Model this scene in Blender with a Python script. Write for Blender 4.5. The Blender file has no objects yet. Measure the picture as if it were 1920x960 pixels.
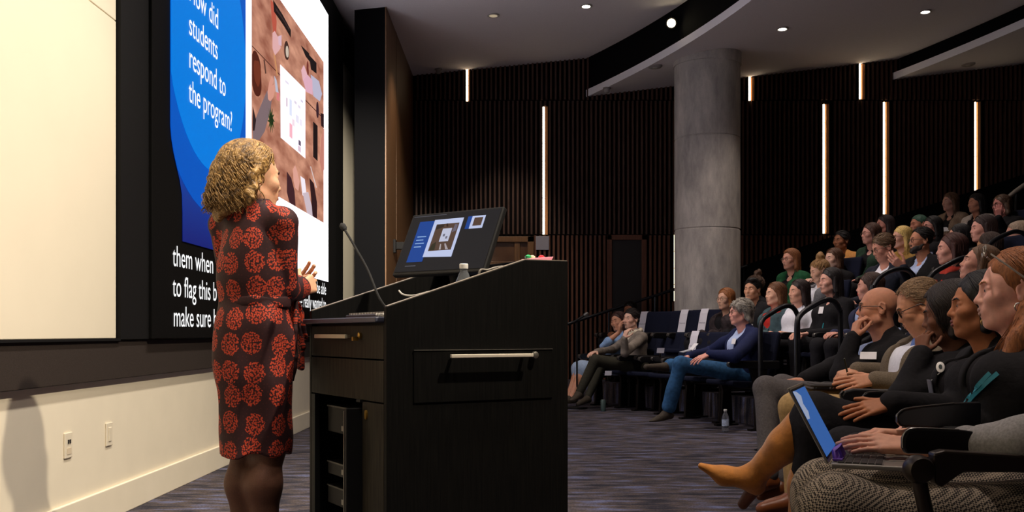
import bpy, math, random
import numpy as np
from mathutils import Vector, Matrix

random.seed(7)
RNG = np.random.default_rng(11)
SC = bpy.context.scene
COL = SC.collection
PI = math.pi

# ------------------------------------------------------------------ camera, world, lights, exposure
FPX, CX, HY, CAMZ = 1850.0, 962.0, 625.0, 0.93
cam_data = bpy.data.cameras.new('camera')
cam = bpy.data.objects.new('camera', cam_data)
COL.objects.link(cam)
cam.location = (0, 0, CAMZ)
cam.rotation_euler = (PI/2, 0, 0)
cam_data.sensor_width = 36.0
cam_data.lens = FPX/1920*36
cam_data.shift_x = -(CX-960)/1920
cam_data.shift_y = (HY-480)/1920
cam_data.clip_start = 0.05
SC.camera = cam
SC.view_settings.view_transform = 'Standard'
SC.view_settings.look = 'None'
SC.view_settings.gamma = 1.0
SC.view_settings.use_curve_mapping = False
SC.view_settings.exposure = 0.0
SC.cycles.max_bounces = 6
SC.cycles.diffuse_bounces = 3
SC.cycles.glossy_bounces = 3
SC.cycles.transmission_bounces = 6
SC.cycles.transparent_max_bounces = 6
SC.cycles.use_denoising = True
SC.cycles.sample_clamp_indirect = 4.0
world = bpy.data.worlds.new('dim_room_air')
SC.world = world
world.use_nodes = True
world.node_tree.nodes['Background'].inputs[0].default_value = (0.55, 0.6, 0.8, 1)
world.node_tree.nodes['Background'].inputs[1].default_value = 0.006


def lamp(name, kind, loc, target, power, color, size=0.1, angle=70, blend=0.6, shape=None):
    d = bpy.data.lights.new(name, kind)
    d.energy = power
    d.color = color
    if kind == 'SPOT':
        d.spot_size = math.radians(angle)
        d.spot_blend = blend
        d.shadow_soft_size = size
    elif kind == 'AREA':
        d.size = size
        if shape:
            d.shape = 'RECTANGLE'
            d.size, d.size_y = shape
    else:
        d.shadow_soft_size = size
    o = bpy.data.objects.new(name, d)
    COL.objects.link(o)
    o.location = loc
    v = Vector(target)-Vector(loc)
    o.rotation_euler = v.to_track_quat('-Z', 'Y').to_euler()
    return o


WARM = (1.0, 0.84, 0.74)
# wall washers in the ceiling above the front wall
for yy, pw in ((0.6, 215), (2.2, 270), (3.8, 310), (5.4, 300)):
    lamp('wall_washer_light', 'SPOT', (-0.35, yy, 4.68), (-2.05, yy+0.1, 0.3), pw, (1.0, 0.90, 0.78), 0.12, 84, 0.9)
lamp('wall_washer_light', 'SPOT', (-1.0, 6.5, 4.6), (-2.0, 11.9, 1.7), 3600, (1.0, 0.90, 0.74), 0.08, 36, 0.9)
lamp('wall_washer_light', 'SPOT', (-0.35, 7.4, 4.68), (-2.05, 7.4, 0.3), 260, (1.0, 0.87, 0.70), 0.1, 70, 0.9)
# stage spot for the speaker
lamp('stage_light', 'SPOT', (1.8, 2.5, 4.39), (-1.6, 3.85, 0.6), 860, (1.0, 0.86, 0.66), 0.05, 62, 0.6)
# house lights over the audience
for xx, yy, pw in ((1.0, 3.3, 310), (2.2, 8.0, 100), (2.7, 6.2, 90), (4.2, 8.6, 95), (3.2, 11.4, 110), (5.0, 11.6, 90)):
    zz = (4.78+0.1*xx) if xx < 2 else (4.2+0.12*xx)
    lamp('house_and_fill_light', 'SPOT', (xx, yy, zz-0.03), (xx-0.1, yy, 0), pw, WARM, 0.06, 100, 0.9)
# stage-side ceiling lamps that face the seats
for xx, yy, tx, ty, pw in ((-0.9, 3.2, 1.9, 4.0, 280), (-0.6, 7.5, 3.2, 9.0, 220), (-0.5, 9.8, 3.4, 11.4, 200)):
    lamp('house_and_fill_light', 'SPOT', (xx, yy, 4.70), (tx, ty, 1.1), pw, (1.0, 0.84, 0.74), 0.08, 62, 0.8)
lamp('house_and_fill_light', 'SPOT', (-0.75, 11.6, 4.68), (-1.3, 12.2, 1.0), 110, WARM, 0.06, 80, 0.8)  # added fill spot without a fitting, brightens the wooden pier
lamp('house_and_fill_light', 'SPOT', (-0.1, 12.4, 4.68), (-0.05, 14.1, 1.9), 170, (1.0, 0.86, 0.70), 0.06, 44, 0.8)  # extra unseen spot put in to lift the dark wood-framed opening
lamp('house_and_fill_light', 'SPOT', (0.3, 9.5, 4.75), (0.9, 9.5, 0), 200, (1.0, 0.9, 0.8), 0.08, 110, 0.9)


# ------------------------------------------------------------------ helpers


def V(*a):
    return np.array(a if len(a) > 1 else a[0], dtype=float)


def P(px, py, s):
    return V((px-CX)/s, FPX/s, CAMZ+(HY-py)/s)


def unit(v):
    v = np.asarray(v, float)
    n = np.linalg.norm(v)
    return v/n if n > 1e-9 else v


MATS = {}


def new_mat(name):
    m = bpy.data.materials.new(name)
    m.use_nodes = True
    nt = m.node_tree
    return m, nt, nt.nodes['Principled BSDF']


def lin(c):
    def f(u):
        u = u/255.0
        return u/12.92 if u <= 0.04045 else ((u+0.055)/1.055)**2.4
    return (f(c[0]), f(c[1]), f(c[2]), 1.0)


def mat(name, rgb, rough=0.6, metal=0.0, noise=0.0, nscale=40.0, bump=0.0, bscale=80.0, stretch=None, emis=None, spec=0.5, alpha=None, trans=0.0, sheen=0.0):
    """Plain surface: sRGB colour with soft procedural variation, optional bump."""
    key = (name,)
    if key in MATS:
        return MATS[key]
    m, nt, b = new_mat(name)
    c = lin(rgb)
    b.inputs['Base Color'].default_value = c
    b.inputs['Roughness'].default_value = rough
    b.inputs['Metallic'].default_value = metal
    b.inputs['Specular IOR Level'].default_value = spec
    if sheen:
        b.inputs['Sheen Weight'].default_value = sheen
    if trans:
        b.inputs['Transmission Weight'].default_value = trans
    N, L = nt.nodes, nt.links
    if noise or bump:
        tc = N.new('ShaderNodeTexCoord')
        mp = N.new('ShaderNodeMapping')
        L.new(tc.outputs['Object'], mp.inputs[0])
        if stretch:
            mp.inputs['Scale'].default_value = stretch
        if noise:
            nz = N.new('ShaderNodeTexNoise')
            nz.inputs['Scale'].default_value = nscale
            nz.inputs['Detail'].default_value = 4
            L.new(mp.outputs[0], nz.inputs[0])
            cr = N.new('ShaderNodeValToRGB')
            cr.color_ramp.elements[0].position = 0.3
            cr.color_ramp.elements[1].position = 0.7
            cr.color_ramp.elements[0].color = tuple(x*(1-noise) for x in c[:3])+(1,)
            cr.color_ramp.elements[1].color = tuple(min(1, x*(1+noise)) for x in c[:3])+(1,)
            L.new(nz.outputs['Fac'], cr.inputs[0])
            L.new(cr.outputs[0], b.inputs['Base Color'])
        if bump:
            nb = N.new('ShaderNodeTexNoise')
            nb.inputs['Scale'].default_value = bscale
            nb.inputs['Detail'].default_value = 3
            L.new(mp.outputs[0], nb.inputs[0])
            bp = N.new('ShaderNodeBump')
            bp.inputs['Strength'].default_value = bump
            bp.inputs['Distance'].default_value = 0.01
            L.new(nb.outputs['Fac'], bp.inputs['Height'])
            L.new(bp.outputs[0], b.inputs['Normal'])
    if emis:
        b.inputs['Emission Color'].default_value = c
        b.inputs['Emission Strength'].default_value = emis
    MATS[key] = m
    return m


def glow(name, rgb, strength):
    key = (name,)
    if key in MATS:
        return MATS[key]
    m, nt, b = new_mat(name)
    b.inputs['Base Color'].default_value = (0, 0, 0, 1)
    b.inputs['Specular IOR Level'].default_value = 0.1
    b.inputs['Emission Color'].default_value = lin(rgb)
    b.inputs['Emission Strength'].default_value = strength
    MATS[key] = m
    return m


def link_mesh(name, me, mats, parent=None, loc=None, smooth=False):
    o = bpy.data.objects.new(name, me)
    COL.objects.link(o)
    for m in (mats if isinstance(mats, (list, tuple)) else [mats]):
        me.materials.append(m)
    if parent is not None:
        o.parent = parent
    if loc is not None:
        o.location = loc
    if smooth:
        me.polygons.foreach_set('use_smooth', np.ones(len(me.polygons), dtype=bool))
    return o


def tag(o, label=None, cat=None, group=None, kind=None):
    if label:
        o['label'] = label
    if cat:
        o['category'] = cat
    if group:
        o['group'] = group
    if kind:
        o['kind'] = kind
    return o


def thing(name, label, cat, loc=(0, 0, 0), rz=0.0, group=None):
    o = bpy.data.objects.new(name, None)
    COL.objects.link(o)
    o.empty_display_size = 0.1
    o.location = loc
    o.rotation_euler = (0, 0, rz)
    return tag(o, label, cat, group)


def copy_tree(o, parent=None):
    c = o.copy()
    COL.objects.link(c)
    c.parent = parent
    for ch in list(o.children):
        copy_tree(ch, c)
    return c


class MB:
    """Collects solid shapes into ONE mesh."""

    def __init__(self):
        self.v, self.f, self.mi, self.cur = [], [], [], 0

    def add(self, vs, fs):
        n = len(self.v)
        self.v += [tuple(map(float, p)) for p in vs]
        for f in fs:
            self.f.append(tuple(i+n for i in f))
            self.mi.append(self.cur)
        return self

    def box(self, lo, hi, M=None):
        x0, y0, z0 = lo
        x1, y1, z1 = hi
        vs = [(x0, y0, z0), (x1, y0, z0), (x1, y1, z0), (x0, y1, z0), (x0, y0, z1), (x1, y0, z1), (x1, y1, z1), (x0, y1, z1)]
        if M is not None:
            vs = [M(p) for p in vs]
        return self.add(vs, [(0, 3, 2, 1), (4, 5, 6, 7), (0, 1, 5, 4), (1, 2, 6, 5), (2, 3, 7, 6), (3, 0, 4, 7)])

    def prism(self, poly, a, b, M):
        """poly of 2-D points extruded between a and b; M(p, q, t) -> 3-D."""
        n = len(poly)
        vs = [M(p, q, a) for p, q in poly]+[M(p, q, b) for p, q in poly]
        fs = [tuple(range(n)), tuple(range(2*n-1, n-1, -1))]
        for i in range(n):
            j = (i+1) % n
            fs.append((j, i, i+n, j+n))
        return self.add(vs, fs)

    def tube(self, pts, r, n=10, caps=True):
        pts = [np.array(p, float) for p in pts]
        rs = r if isinstance(r, (list, tuple)) else [r]*len(pts)
        ref = V(0, 0, 1)
        d0 = unit(pts[1]-pts[0])
        if abs(d0 @ ref) > 0.9:
            ref = V(0, 1, 0)
        vs, fs = [], []
        u = unit(np.cross(d0, ref))
        for i, p in enumerate(pts):
            if i == 0:
                d = d0
            elif i == len(pts)-1:
                d = unit(pts[-1]-pts[-2])
            else:
                d = unit(unit(pts[i+1]-p)+unit(p-pts[i-1]))
            u = unit(u-d*(u @ d))
            w = np.cross(d, u)
            for k in range(n):
                a = 2*PI*k/n
                vs.append(p+rs[i]*(u*math.cos(a)+w*math.sin(a)))
        for i in range(len(pts)-1):
            for k in range(n):
                k2 = (k+1) % n
                fs.append((i*n+k, i*n+k2, (i+1)*n+k2, (i+1)*n+k))
        if caps:
            fs.append(tuple(range(n-1, -1, -1)))
            m = (len(pts)-1)*n
            fs.append(tuple(range(m, m+n)))
        return self.add(vs, fs)

    def lathe(self, prof, c=(0, 0, 0), n=24, M=None):
        """prof: list of (radius, z)."""
        vs, fs = [], []
        for r, z in prof:
            for k in range(n):
                a = 2*PI*k/n
                p = (c[0]+r*math.cos(a), c[1]+r*math.sin(a), c[2]+z)
                vs.append(M(p) if M else p)
        for i in range(len(prof)-1):
            for k in range(n):
                k2 = (k+1) % n
                fs.append((i*n+k, i*n+k2, (i+1)*n+k2, (i+1)*n+k))
        fs.append(tuple(range(n-1, -1, -1)))
        m = (len(prof)-1)*n
        fs.append(tuple(range(m, m+n)))
        return self.add(vs, fs)

    def quad(self, a, b, c, d):
        return self.add([a, b, c, d], [(0, 1, 2, 3)])

    def build(self, name, mats, parent=None, loc=None, smooth=False, bevel=0.0, seg=2):
        me = bpy.data.meshes.new(name)
        me.from_pydata(self.v, [], self.f)
        if any(self.mi):
            me.polygons.foreach_set('material_index', self.mi)
        me.update()
        o = link_mesh(name, me, mats, parent, loc, False)
        if smooth:
            me.polygons.foreach_set('use_smooth', np.ones(len(me.polygons), dtype=bool))
            me.set_sharp_from_angle(angle=math.radians(40))
        if bevel:
            bv = o.modifiers.new('bevel', 'BEVEL')
            bv.width = bevel
            bv.segments = seg
            bv.limit_method = 'ANGLE'
        return o


def smooth_path(pts, n=6):
    """Catmull-Rom through the points."""
    pts = [np.array(p, float) for p in pts]
    q = [2*pts[0]-pts[1]]+pts+[2*pts[-1]-pts[-2]]
    out = []
    for i in range(1, len(q)-2):
        for k in range(n):
            t = k/n
            a, b, c, d = q[i-1], q[i], q[i+1], q[i+2]
            out.append(0.5*((2*b)+(c-a)*t+(2*a-5*b+4*c-d)*t*t+(-a+3*b-3*c+d)*t**3))
    out.append(pts[-1])
    return out


def text(name, body, size, m, parent, loc, rot, align='LEFT', width=None, ext=0.0):
    cu = bpy.data.curves.new(name, 'FONT')
    cu.body = body
    cu.size = size
    cu.align_x = align
    cu.extrude = ext
    o = bpy.data.objects.new(name, cu)
    COL.objects.link(o)
    cu.materials.append(m)
    o.parent = parent
    o.location = loc
    o.rotation_euler = rot
    if width:
        bpy.context.view_layer.update()
        w = o.dimensions.x
        if w > 0:
            o.scale = (width/w, 1, 1)
    return as_mesh(o)


def as_mesh(o):
    """Letters as a plain mesh object."""
    bpy.context.view_layer.update()
    dg = bpy.context.evaluated_depsgraph_get()
    me = bpy.data.meshes.new_from_object(o.evaluated_get(dg), depsgraph=dg)
    n = bpy.data.objects.new('lettering', me)
    COL.objects.link(n)
    n.parent, n.location, n.rotation_euler, n.scale = o.parent, o.location, o.rotation_euler, o.scale
    nm = o.name
    bpy.data.objects.remove(o)
    n.name = nm
    return n


# ------------------------------------------------------------------ implicit surfaces (people, hair, clothes)


def _bb(pts, r):
    a = np.array(pts)
    return a.min(0)-r, a.max(0)+r


def cap(a, b, ra, rb=None, k=0.02, op='+'):
    """Tapered capsule."""
    a, b = np.array(a, float), np.array(b, float)
    rb = ra if rb is None else rb
    ab = b-a
    L2 = max(float(ab @ ab), 1e-9)

    def f(X, Y, Z):
        t = ((X-a[0])*ab[0]+(Y-a[1])*ab[1]+(Z-a[2])*ab[2])/L2
        t = np.clip(t, 0, 1)
        dx, dy, dz = X-a[0]-t*ab[0], Y-a[1]-t*ab[1], Z-a[2]-t*ab[2]
        return np.sqrt(dx*dx+dy*dy+dz*dz)-(ra+(rb-ra)*t)
    return (f, *_bb([a, b], max(ra, rb)), op, k)


def ball(c, r, k=0.02, op='+'):
    return cap(c, np.array(c, float)+1e-4, r, r, k, op)


def ell(c, r, R=None, k=0.02, op='+'):
    """Ellipsoid; R has the axes as columns."""
    c, r = np.array(c, float), np.array(r, float)
    R = np.eye(3) if R is None else R

    def f(X, Y, Z):
        x, y, z = X-c[0], Y-c[1], Z-c[2]
        q = [(R[0, i]*x+R[1, i]*y+R[2, i]*z) for i in range(3)]
        k0 = np.sqrt(sum((q[i]/r[i])**2 for i in range(3)))
        k1 = np.sqrt(sum((q[i]/r[i]**2)**2 for i in range(3)))
        return k0*(k0-1)/np.maximum(k1, 1e-6)
    e = np.sqrt(((R*r)**2).sum(1))
    return (f, c-e, c+e, op, k)


def rbox(c, hs, R=None, r=0.01, k=0.01, op='+'):
    """Rounded box."""
    c, hs = np.array(c, float), np.array(hs, float)
    R = np.eye(3) if R is None else R

    def f(X, Y, Z):
        x, y, z = X-c[0], Y-c[1], Z-c[2]
        q = [np.abs(R[0, i]*x+R[1, i]*y+R[2, i]*z)-hs[i]+r for i in range(3)]
        out = np.sqrt(sum(np.maximum(a, 0)**2 for a in q))
        return out+np.minimum(np.maximum(np.maximum(q[0], q[1]), q[2]), 0)-r
    e = (np.abs(R)*hs).sum(1)
    return (f, c-e, c+e, op, k)


def plane(p, n, k=0.01):
    """Removes everything on the side n points to."""
    p, n = np.array(p, float), unit(n)

    def f(X, Y, Z):
        return -((X-p[0])*n[0]+(Y-p[1])*n[1]+(Z-p[2])*n[2])
    return (f, None, None, '-', k)


def loft(secs, R=None, c=(0, 0, 0), k=0.02, op='+'):
    """Elliptic cross-sections (z, cx, cy, rx, ry) along local z."""
    S = np.array(sorted(secs), float)
    R = np.eye(3) if R is None else R
    c = np.array(c, float)
    zs = S[:, 0]
    fine = np.linspace(zs[0], zs[-1], 80)
    cols = []
    for j in range(1, 5):
        y = np.interp(fine, zs, S[:, j])
        w = np.ones(7)/7
        cols.append(np.convolve(np.pad(y, 3, mode='edge'), w, mode='valid'))

    def f(X, Y, Z):
        x, y, z = X-c[0], Y-c[1], Z-c[2]
        q = [(R[0, i]*x+R[1, i]*y+R[2, i]*z) for i in range(3)]
        cx, cy, rx, ry = [np.interp(q[2], fine, a) for a in cols]
        d = (np.sqrt(((q[0]-cx)/rx)**2+((q[1]-cy)/ry)**2)-1)*np.minimum(rx, ry)
        return np.maximum(d, np.maximum(zs[0]-q[2], q[2]-zs[-1]))
    pts = []
    for s in S:
        for a in (-1, 1):
            for b in (-1, 1):
                pts.append(c+R @ V(s[1]+a*s[3], s[2]+b*s[4], s[0]))
    return (f, *_bb(pts, 0.0), op, k)


def torus(c, n, R, r, k=0.006, op='+'):
    c, n = np.array(c, float), unit(n)

    def f(X, Y, Z):
        x, y, z = X-c[0], Y-c[1], Z-c[2]
        h = x*n[0]+y*n[1]+z*n[2]
        rad = np.sqrt(np.maximum(x*x+y*y+z*z-h*h, 0))
        return np.sqrt((rad-R)**2+h*h)-r
    return (f, c-R-r, c+R+r, op, k)


def waves(freq, amp, seed=0, n=9, stretch=(1, 1, 1)):
    """Irregular ripple for hair and folds."""
    rg = np.random.default_rng(seed)
    ks = rg.normal(size=(n, 3))
    ks = ks/np.linalg.norm(ks, axis=1)[:, None]*freq*rg.uniform(0.6, 1.5, (n, 1))*np.array(stretch)
    ph = rg.uniform(0, 6.28, n)

    def f(X, Y, Z):
        s = 0
        for kk, p in zip(ks, ph):
            s = s+np.sin(kk[0]*X+kk[1]*Y+kk[2]*Z+p)
        return s*(amp/math.sqrt(n))
    return f


def surf(prims, h, disp=None):
    """Surface of the blended shapes as (verts, quads)."""
    adds = [p for p in prims if p[3] == '+']
    lo = np.min([p[1] for p in adds], axis=0)-3*h-0.01
    hi = np.max([p[2] for p in adds], axis=0)+3*h+0.01
    n = np.maximum(np.ceil((hi-lo)/h).astype(int)+1, 4)
    ax = [(lo[i]+h*np.arange(n[i])).astype(np.float32) for i in range(3)]
    D = np.full(n, 0.5, np.float32)
    for f, a, b, op, k in prims:
        k = max(k, 1e-4)
        if a is None:
            sl = [slice(0, n[i]) for i in range(3)]
        else:
            m = k+3*h
            i0 = np.clip(np.floor((a-m-lo)/h).astype(int), 0, n)
            i1 = np.clip(np.ceil((b+m-lo)/h).astype(int)+1, 0, n)
            if (i1 <= i0).any():
                continue
            sl = [slice(i0[i], i1[i]) for i in range(3)]
        X, Y, Z = ax[0][sl[0]][:, None, None], ax[1][sl[1]][None, :, None], ax[2][sl[2]][None, None, :]
        d = f(X, Y, Z).astype(np.float32)
        S = D[sl[0], sl[1], sl[2]]
        if op == '+':
            q = np.maximum(k-np.abs(S-d), 0)/k
            D[sl[0], sl[1], sl[2]] = np.minimum(S, d)-q*q*k*0.25
        else:
            d = -d
            q = np.maximum(k-np.abs(S-d), 0)/k
            D[sl[0], sl[1], sl[2]] = np.maximum(S, d)+q*q*k*0.25
    if disp is not None:
        D = D+disp(ax[0][:, None, None], ax[1][None, :, None], ax[2][None, None, :]).astype(np.float32)
    for i in range(3):
        s0 = [slice(None)]*3
        s0[i] = 0
        D[tuple(s0)] = 0.5
        s0[i] = -1
        D[tuple(s0)] = 0.5
    ins = D < 0
    c = n-1
    cnt = np.zeros(c, np.uint8)
    acc = np.zeros((3, *c), np.float32)
    corners = [(i, j, k) for i in (0, 1) for j in (0, 1) for k in (0, 1)]

    def sub(A, o):
        return A[o[0]:o[0]+c[0], o[1]:o[1]+c[1], o[2]:o[2]+c[2]]
    tot = sum(sub(ins, o).astype(np.uint8) for o in corners)
    act = (tot > 0) & (tot < 8)
    I, J, K = np.nonzero(act)
    if len(I) == 0:
        return np.zeros((0, 3)), np.zeros((0, 4), int)
    pos = np.zeros((len(I), 3), np.float32)
    num = np.zeros(len(I), np.float32)
    for o in corners:
        for axn in range(3):
            if o[axn] == 1:
                continue
            o2 = list(o)
            o2[axn] = 1
            a = D[I+o[0], J+o[1], K+o[2]]
            b = D[I+o2[0], J+o2[1], K+o2[2]]
            x = (a < 0) != (b < 0)
            t = np.where(x, a/np.where(x, a-b, 1), 0)
            for m in range(3):
                pos[:, m] += np.where(x, o[m]+(t if m == axn else 0), 0)
            num += x
    pos = pos/num[:, None]+np.stack([I, J, K], 1)
    verts = lo+h*pos
    idx = np.full(c, -1, np.int64)
    idx[I, J, K] = np.arange(len(I))
    quads = []
    for axn in range(3):
        sa = [slice(1, n[i]-1) for i in range(3)]
        sa[axn] = slice(0, n[axn]-1)
        sb = list(sa)
        sb[axn] = slice(1, n[axn])
        A, B = ins[tuple(sa)], ins[tuple(sb)]
        x = np.argwhere(A != B)
        if len(x) == 0:
            continue
        flip = A[x[:, 0], x[:, 1], x[:, 2]]
        off = np.array([1, 1, 1])
        off[axn] = 0
        g = x+off
        u, w = [(1, 2), (2, 0), (0, 1)][axn]
        e = []
        for du, dw in ((1, 1), (0, 1), (0, 0), (1, 0)):
            q = g.copy()
            q[:, u] -= du
            q[:, w] -= dw
            e.append(idx[q[:, 0], q[:, 1], q[:, 2]])
        Q = np.stack(e, 1)
        Q[~flip] = Q[~flip][:, ::-1]
        quads.append(Q)
    Q = np.concatenate(quads)
    Q = Q[(Q >= 0).all(1)]
    return verts, Q


def mesh_of(name, chunks, attr=None):
    """chunks: list of (verts, quads, material index) joined into one smooth mesh."""
    vs, fs, mi = [], [], []
    n = 0
    for v, q, m in chunks:
        vs.append(v)
        fs.append(q+n)
        mi.append(np.full(len(q), m, np.int32))
        n += len(v)
    vs, fs, mi = np.concatenate(vs), np.concatenate(fs), np.concatenate(mi)
    me = bpy.data.meshes.new(name)
    me.vertices.add(len(vs))
    me.vertices.foreach_set('co', vs.astype(np.float32).ravel())
    me.loops.add(len(fs)*4)
    me.loops.foreach_set('vertex_index', fs.astype(np.int32).ravel())
    me.polygons.add(len(fs))
    me.polygons.foreach_set('loop_start', np.arange(0, len(fs)*4, 4, dtype=np.int32))
    me.polygons.foreach_set('use_smooth', np.ones(len(fs), dtype=bool))
    me.polygons.foreach_set('material_index', mi)
    if attr is not None:
        cl = attr(vs[fs].mean(1), None)
        at = me.attributes.new('pat', 'FLOAT_VECTOR', 'CORNER')
        at.data.foreach_set('vector', attr(vs[fs].reshape(-1, 3), np.repeat(cl, 4)).astype(np.float32).ravel())
    me.update()
    me.validate()
    return me


def skinmesh(name, chunks, mats, parent, attr=None):
    chunks = [c for c in chunks if len(c[0])]
    return link_mesh(name, mesh_of(name, chunks, attr), mats, parent)
# ------------------------------------------------------------------ the room
XW, YF, XR, YN = -2.03, 14.2, 9.0, -1.2      # front (screen) wall, slatted far wall, right end, near end
AC = (-9.1, 7.8)                             # centre of the seating arcs


def arc_x(R, y):
    return AC[0]+math.sqrt(max(R*R-(y-AC[1])**2, 0.01))


def struct(o):
    o['kind'] = 'structure'
    return o


# carpet: dark blue-grey and brown streaks running across the room
m, nt, b = new_mat('carpet')
N, L = nt.nodes, nt.links
tc = N.new('ShaderNodeTexCoord')
mp = N.new('ShaderNodeMapping')
mp.inputs['Scale'].default_value = (2.2, 8.0, 1.0)
L.new(tc.outputs['Object'], mp.inputs[0])
n1 = N.new('ShaderNodeTexNoise')
n1.inputs['Scale'].default_value = 1.5
n1.inputs['Detail'].default_value = 6
n1.inputs['Roughness'].default_value = 0.65
L.new(mp.outputs[0], n1.inputs[0])
cr = N.new('ShaderNodeValToRGB')
e = cr.color_ramp.elements
e[0].position, e[0].color = 0.36, lin((40, 39, 46))
e[1].position, e[1].color = 0.68, lin((112, 118, 152))
for ps, cc in ((0.45, (62, 60, 68)), (0.52, (86, 76, 72)), (0.6, (88, 90, 114))):
    q = e.new(ps)
    q.color = lin(cc)
L.new(n1.outputs['Fac'], cr.inputs[0])
n2 = N.new('ShaderNodeTexNoise')
n2.inputs['Scale'].default_value = 90
n2.inputs['Detail'].default_value = 5
L.new(tc.outputs['Object'], n2.inputs[0])
mx = N.new('ShaderNodeMixRGB')
mx.blend_type = 'OVERLAY'
mx.inputs[0].default_value = 0.9
L.new(cr.outputs[0], mx.inputs[1])
L.new(n2.outputs['Fac'], mx.inputs[2])
L.new(mx.outputs[0], b.inputs['Base Color'])
b.inputs['Roughness'].default_value = 0.95
b.inputs['Specular IOR Level'].default_value = 0.1
CARPET = m

WALLW = mat('wall_paint', (236, 226, 204), 0.75, noise=0.02, nscale=6)
BLACKW = mat('black_panel', (16, 15, 16), 0.7, noise=0.1, nscale=300, spec=0.2)
BAND = mat('dark_band', (52, 44, 40), 0.85, noise=0.25, nscale=260, spec=0.2)
CEIL = mat('ceiling_paint', (238, 234, 238), 0.9, noise=0.06, nscale=120, spec=0.1)
CEDGE = mat('ceiling_edge_paint', (240, 238, 242), 0.8, spec=0.2)
VOID = mat('void_black', (8, 8, 10), 0.9, spec=0.1)
WOOD = mat('wood_veneer', (108, 74, 40), 0.5, noise=0.3, nscale=5, stretch=(14, 14, 0.7))
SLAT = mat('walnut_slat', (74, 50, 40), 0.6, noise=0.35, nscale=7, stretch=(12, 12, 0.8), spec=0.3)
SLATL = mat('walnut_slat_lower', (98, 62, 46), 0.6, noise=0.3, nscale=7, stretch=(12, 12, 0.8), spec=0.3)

# floor and walls
f = MB().box((XW-0.1, YN, -0.1), (XR, YF+0.1, 0))
struct(f.build('floor', CARPET))
w = MB().box((XW-0.12, YN, 0), (XW, YF+0.1, 6.2))
struct(w.build('wall_front', WALLW))
w = MB().box((XW-0.12, YN-0.1, 0), (XR+0.1, YN, 6.2))
struct(w.build('wall_near', mat('near_wall_paint', (70, 62, 58), 0.9)))
w = MB().box((XR, YN, 0), (XR+0.1, YF+0.1, 6.2))
struct(w.build('wall_right', mat('right_wall_paint', (60, 50, 46), 0.9)))
b_ = MB().box((XW, YN, 0), (XW+0.018, 12.8, 0.155))
struct(b_.build('baseboard_front', WALLW, bevel=0.004))
t_ = MB().box((XW, YN, 0.70), (XW+0.035, 12.8, 0.895))
struct(t_.build('trim_1', BAND, bevel=0.004))
t_ = MB().box((XW, YN, 0.893), (XW+0.05, 4.98, 0.905))
struct(t_.build('trim_2', BLACKW))
# grey wall above the boards, dark rail under it
t_ = MB().box((XW, YN, 4.5), (XW+0.012, 12.8, 5.1))
struct(t_.build('trim_3', mat('upper_wall', (92, 86, 84), 0.85, noise=0.1, nscale=200)))
t_ = MB().box((XW, 11.38, 4.13), (XW+0.08, 12.8, 4.5))
struct(t_.build('trim_4', BLACKW))

# slatted far wall: backing plus three courses of vertical slats
w = MB()
w.box((XW-0.1, YF, 0), (XR, YF+0.1, 6.2))
PITCH = 0.066
slots = []                                    # light slots: (x0, x1, z0, z1)
LIGHTS = [(873.5, 881, 131, 190), (1017, 1027, 200, 440), (1403, 1414, 145, 189), (1610, 1621, 120, 186),
          (1542, 1554, 195, 438), (1655, 1667, 191, 402), (1826, 1838, 191, 362), (1263, 1268, 440, 565), (1617.5, 1621.5, 438, 462)]
SW = FPX/(YF-0.03)
for x0, x1, y0, y1 in LIGHTS:
    slots.append(((x0-CX)/SW, (x1-CX)/SW, CAMZ+(HY-y1)/SW, CAMZ+(HY-y0)/SW))
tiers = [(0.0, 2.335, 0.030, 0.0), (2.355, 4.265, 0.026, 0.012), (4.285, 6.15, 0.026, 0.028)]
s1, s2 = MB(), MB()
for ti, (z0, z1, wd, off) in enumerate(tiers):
    x = XW+0.62+off
    tgt = s2 if ti == 0 else s1
    while x < XR-0.05:
        spans = [(z0, z1)]
        for a, c_, lo_, hi_ in slots:
            if a-0.03 < x < c_+0.012:
                nxt = []
                for p, q in spans:
                    if hi_ <= p or lo_ >= q:
                        nxt.append((p, q))
                    else:
                        if lo_-p > 0.05:
                            nxt.append((p, lo_-0.01))
                        if q-hi_ > 0.05:
                            nxt.append((hi_+0.01, q))
                spans = nxt
        if ti == 0 and (1138-CX)/SW-0.02 < x < (1212-CX)/SW:
            spans = [(2.42, z1)] if z1 > 2.42 else []
        if ti == 0 and (888-CX)/SW-0.02 < x < (1000-CX)/SW:
            spans = []
        for p, q in spans:
            tgt.box((x, YF-0.045, p), (x+wd, YF, q))
        x += PITCH
wall = w.build('wall_far', mat('slat_backing', (14, 10, 9), 0.9, spec=0.1))
struct(wall)
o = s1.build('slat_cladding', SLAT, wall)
o = s2.build('slat_cladding', SLATL, wall)

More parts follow.
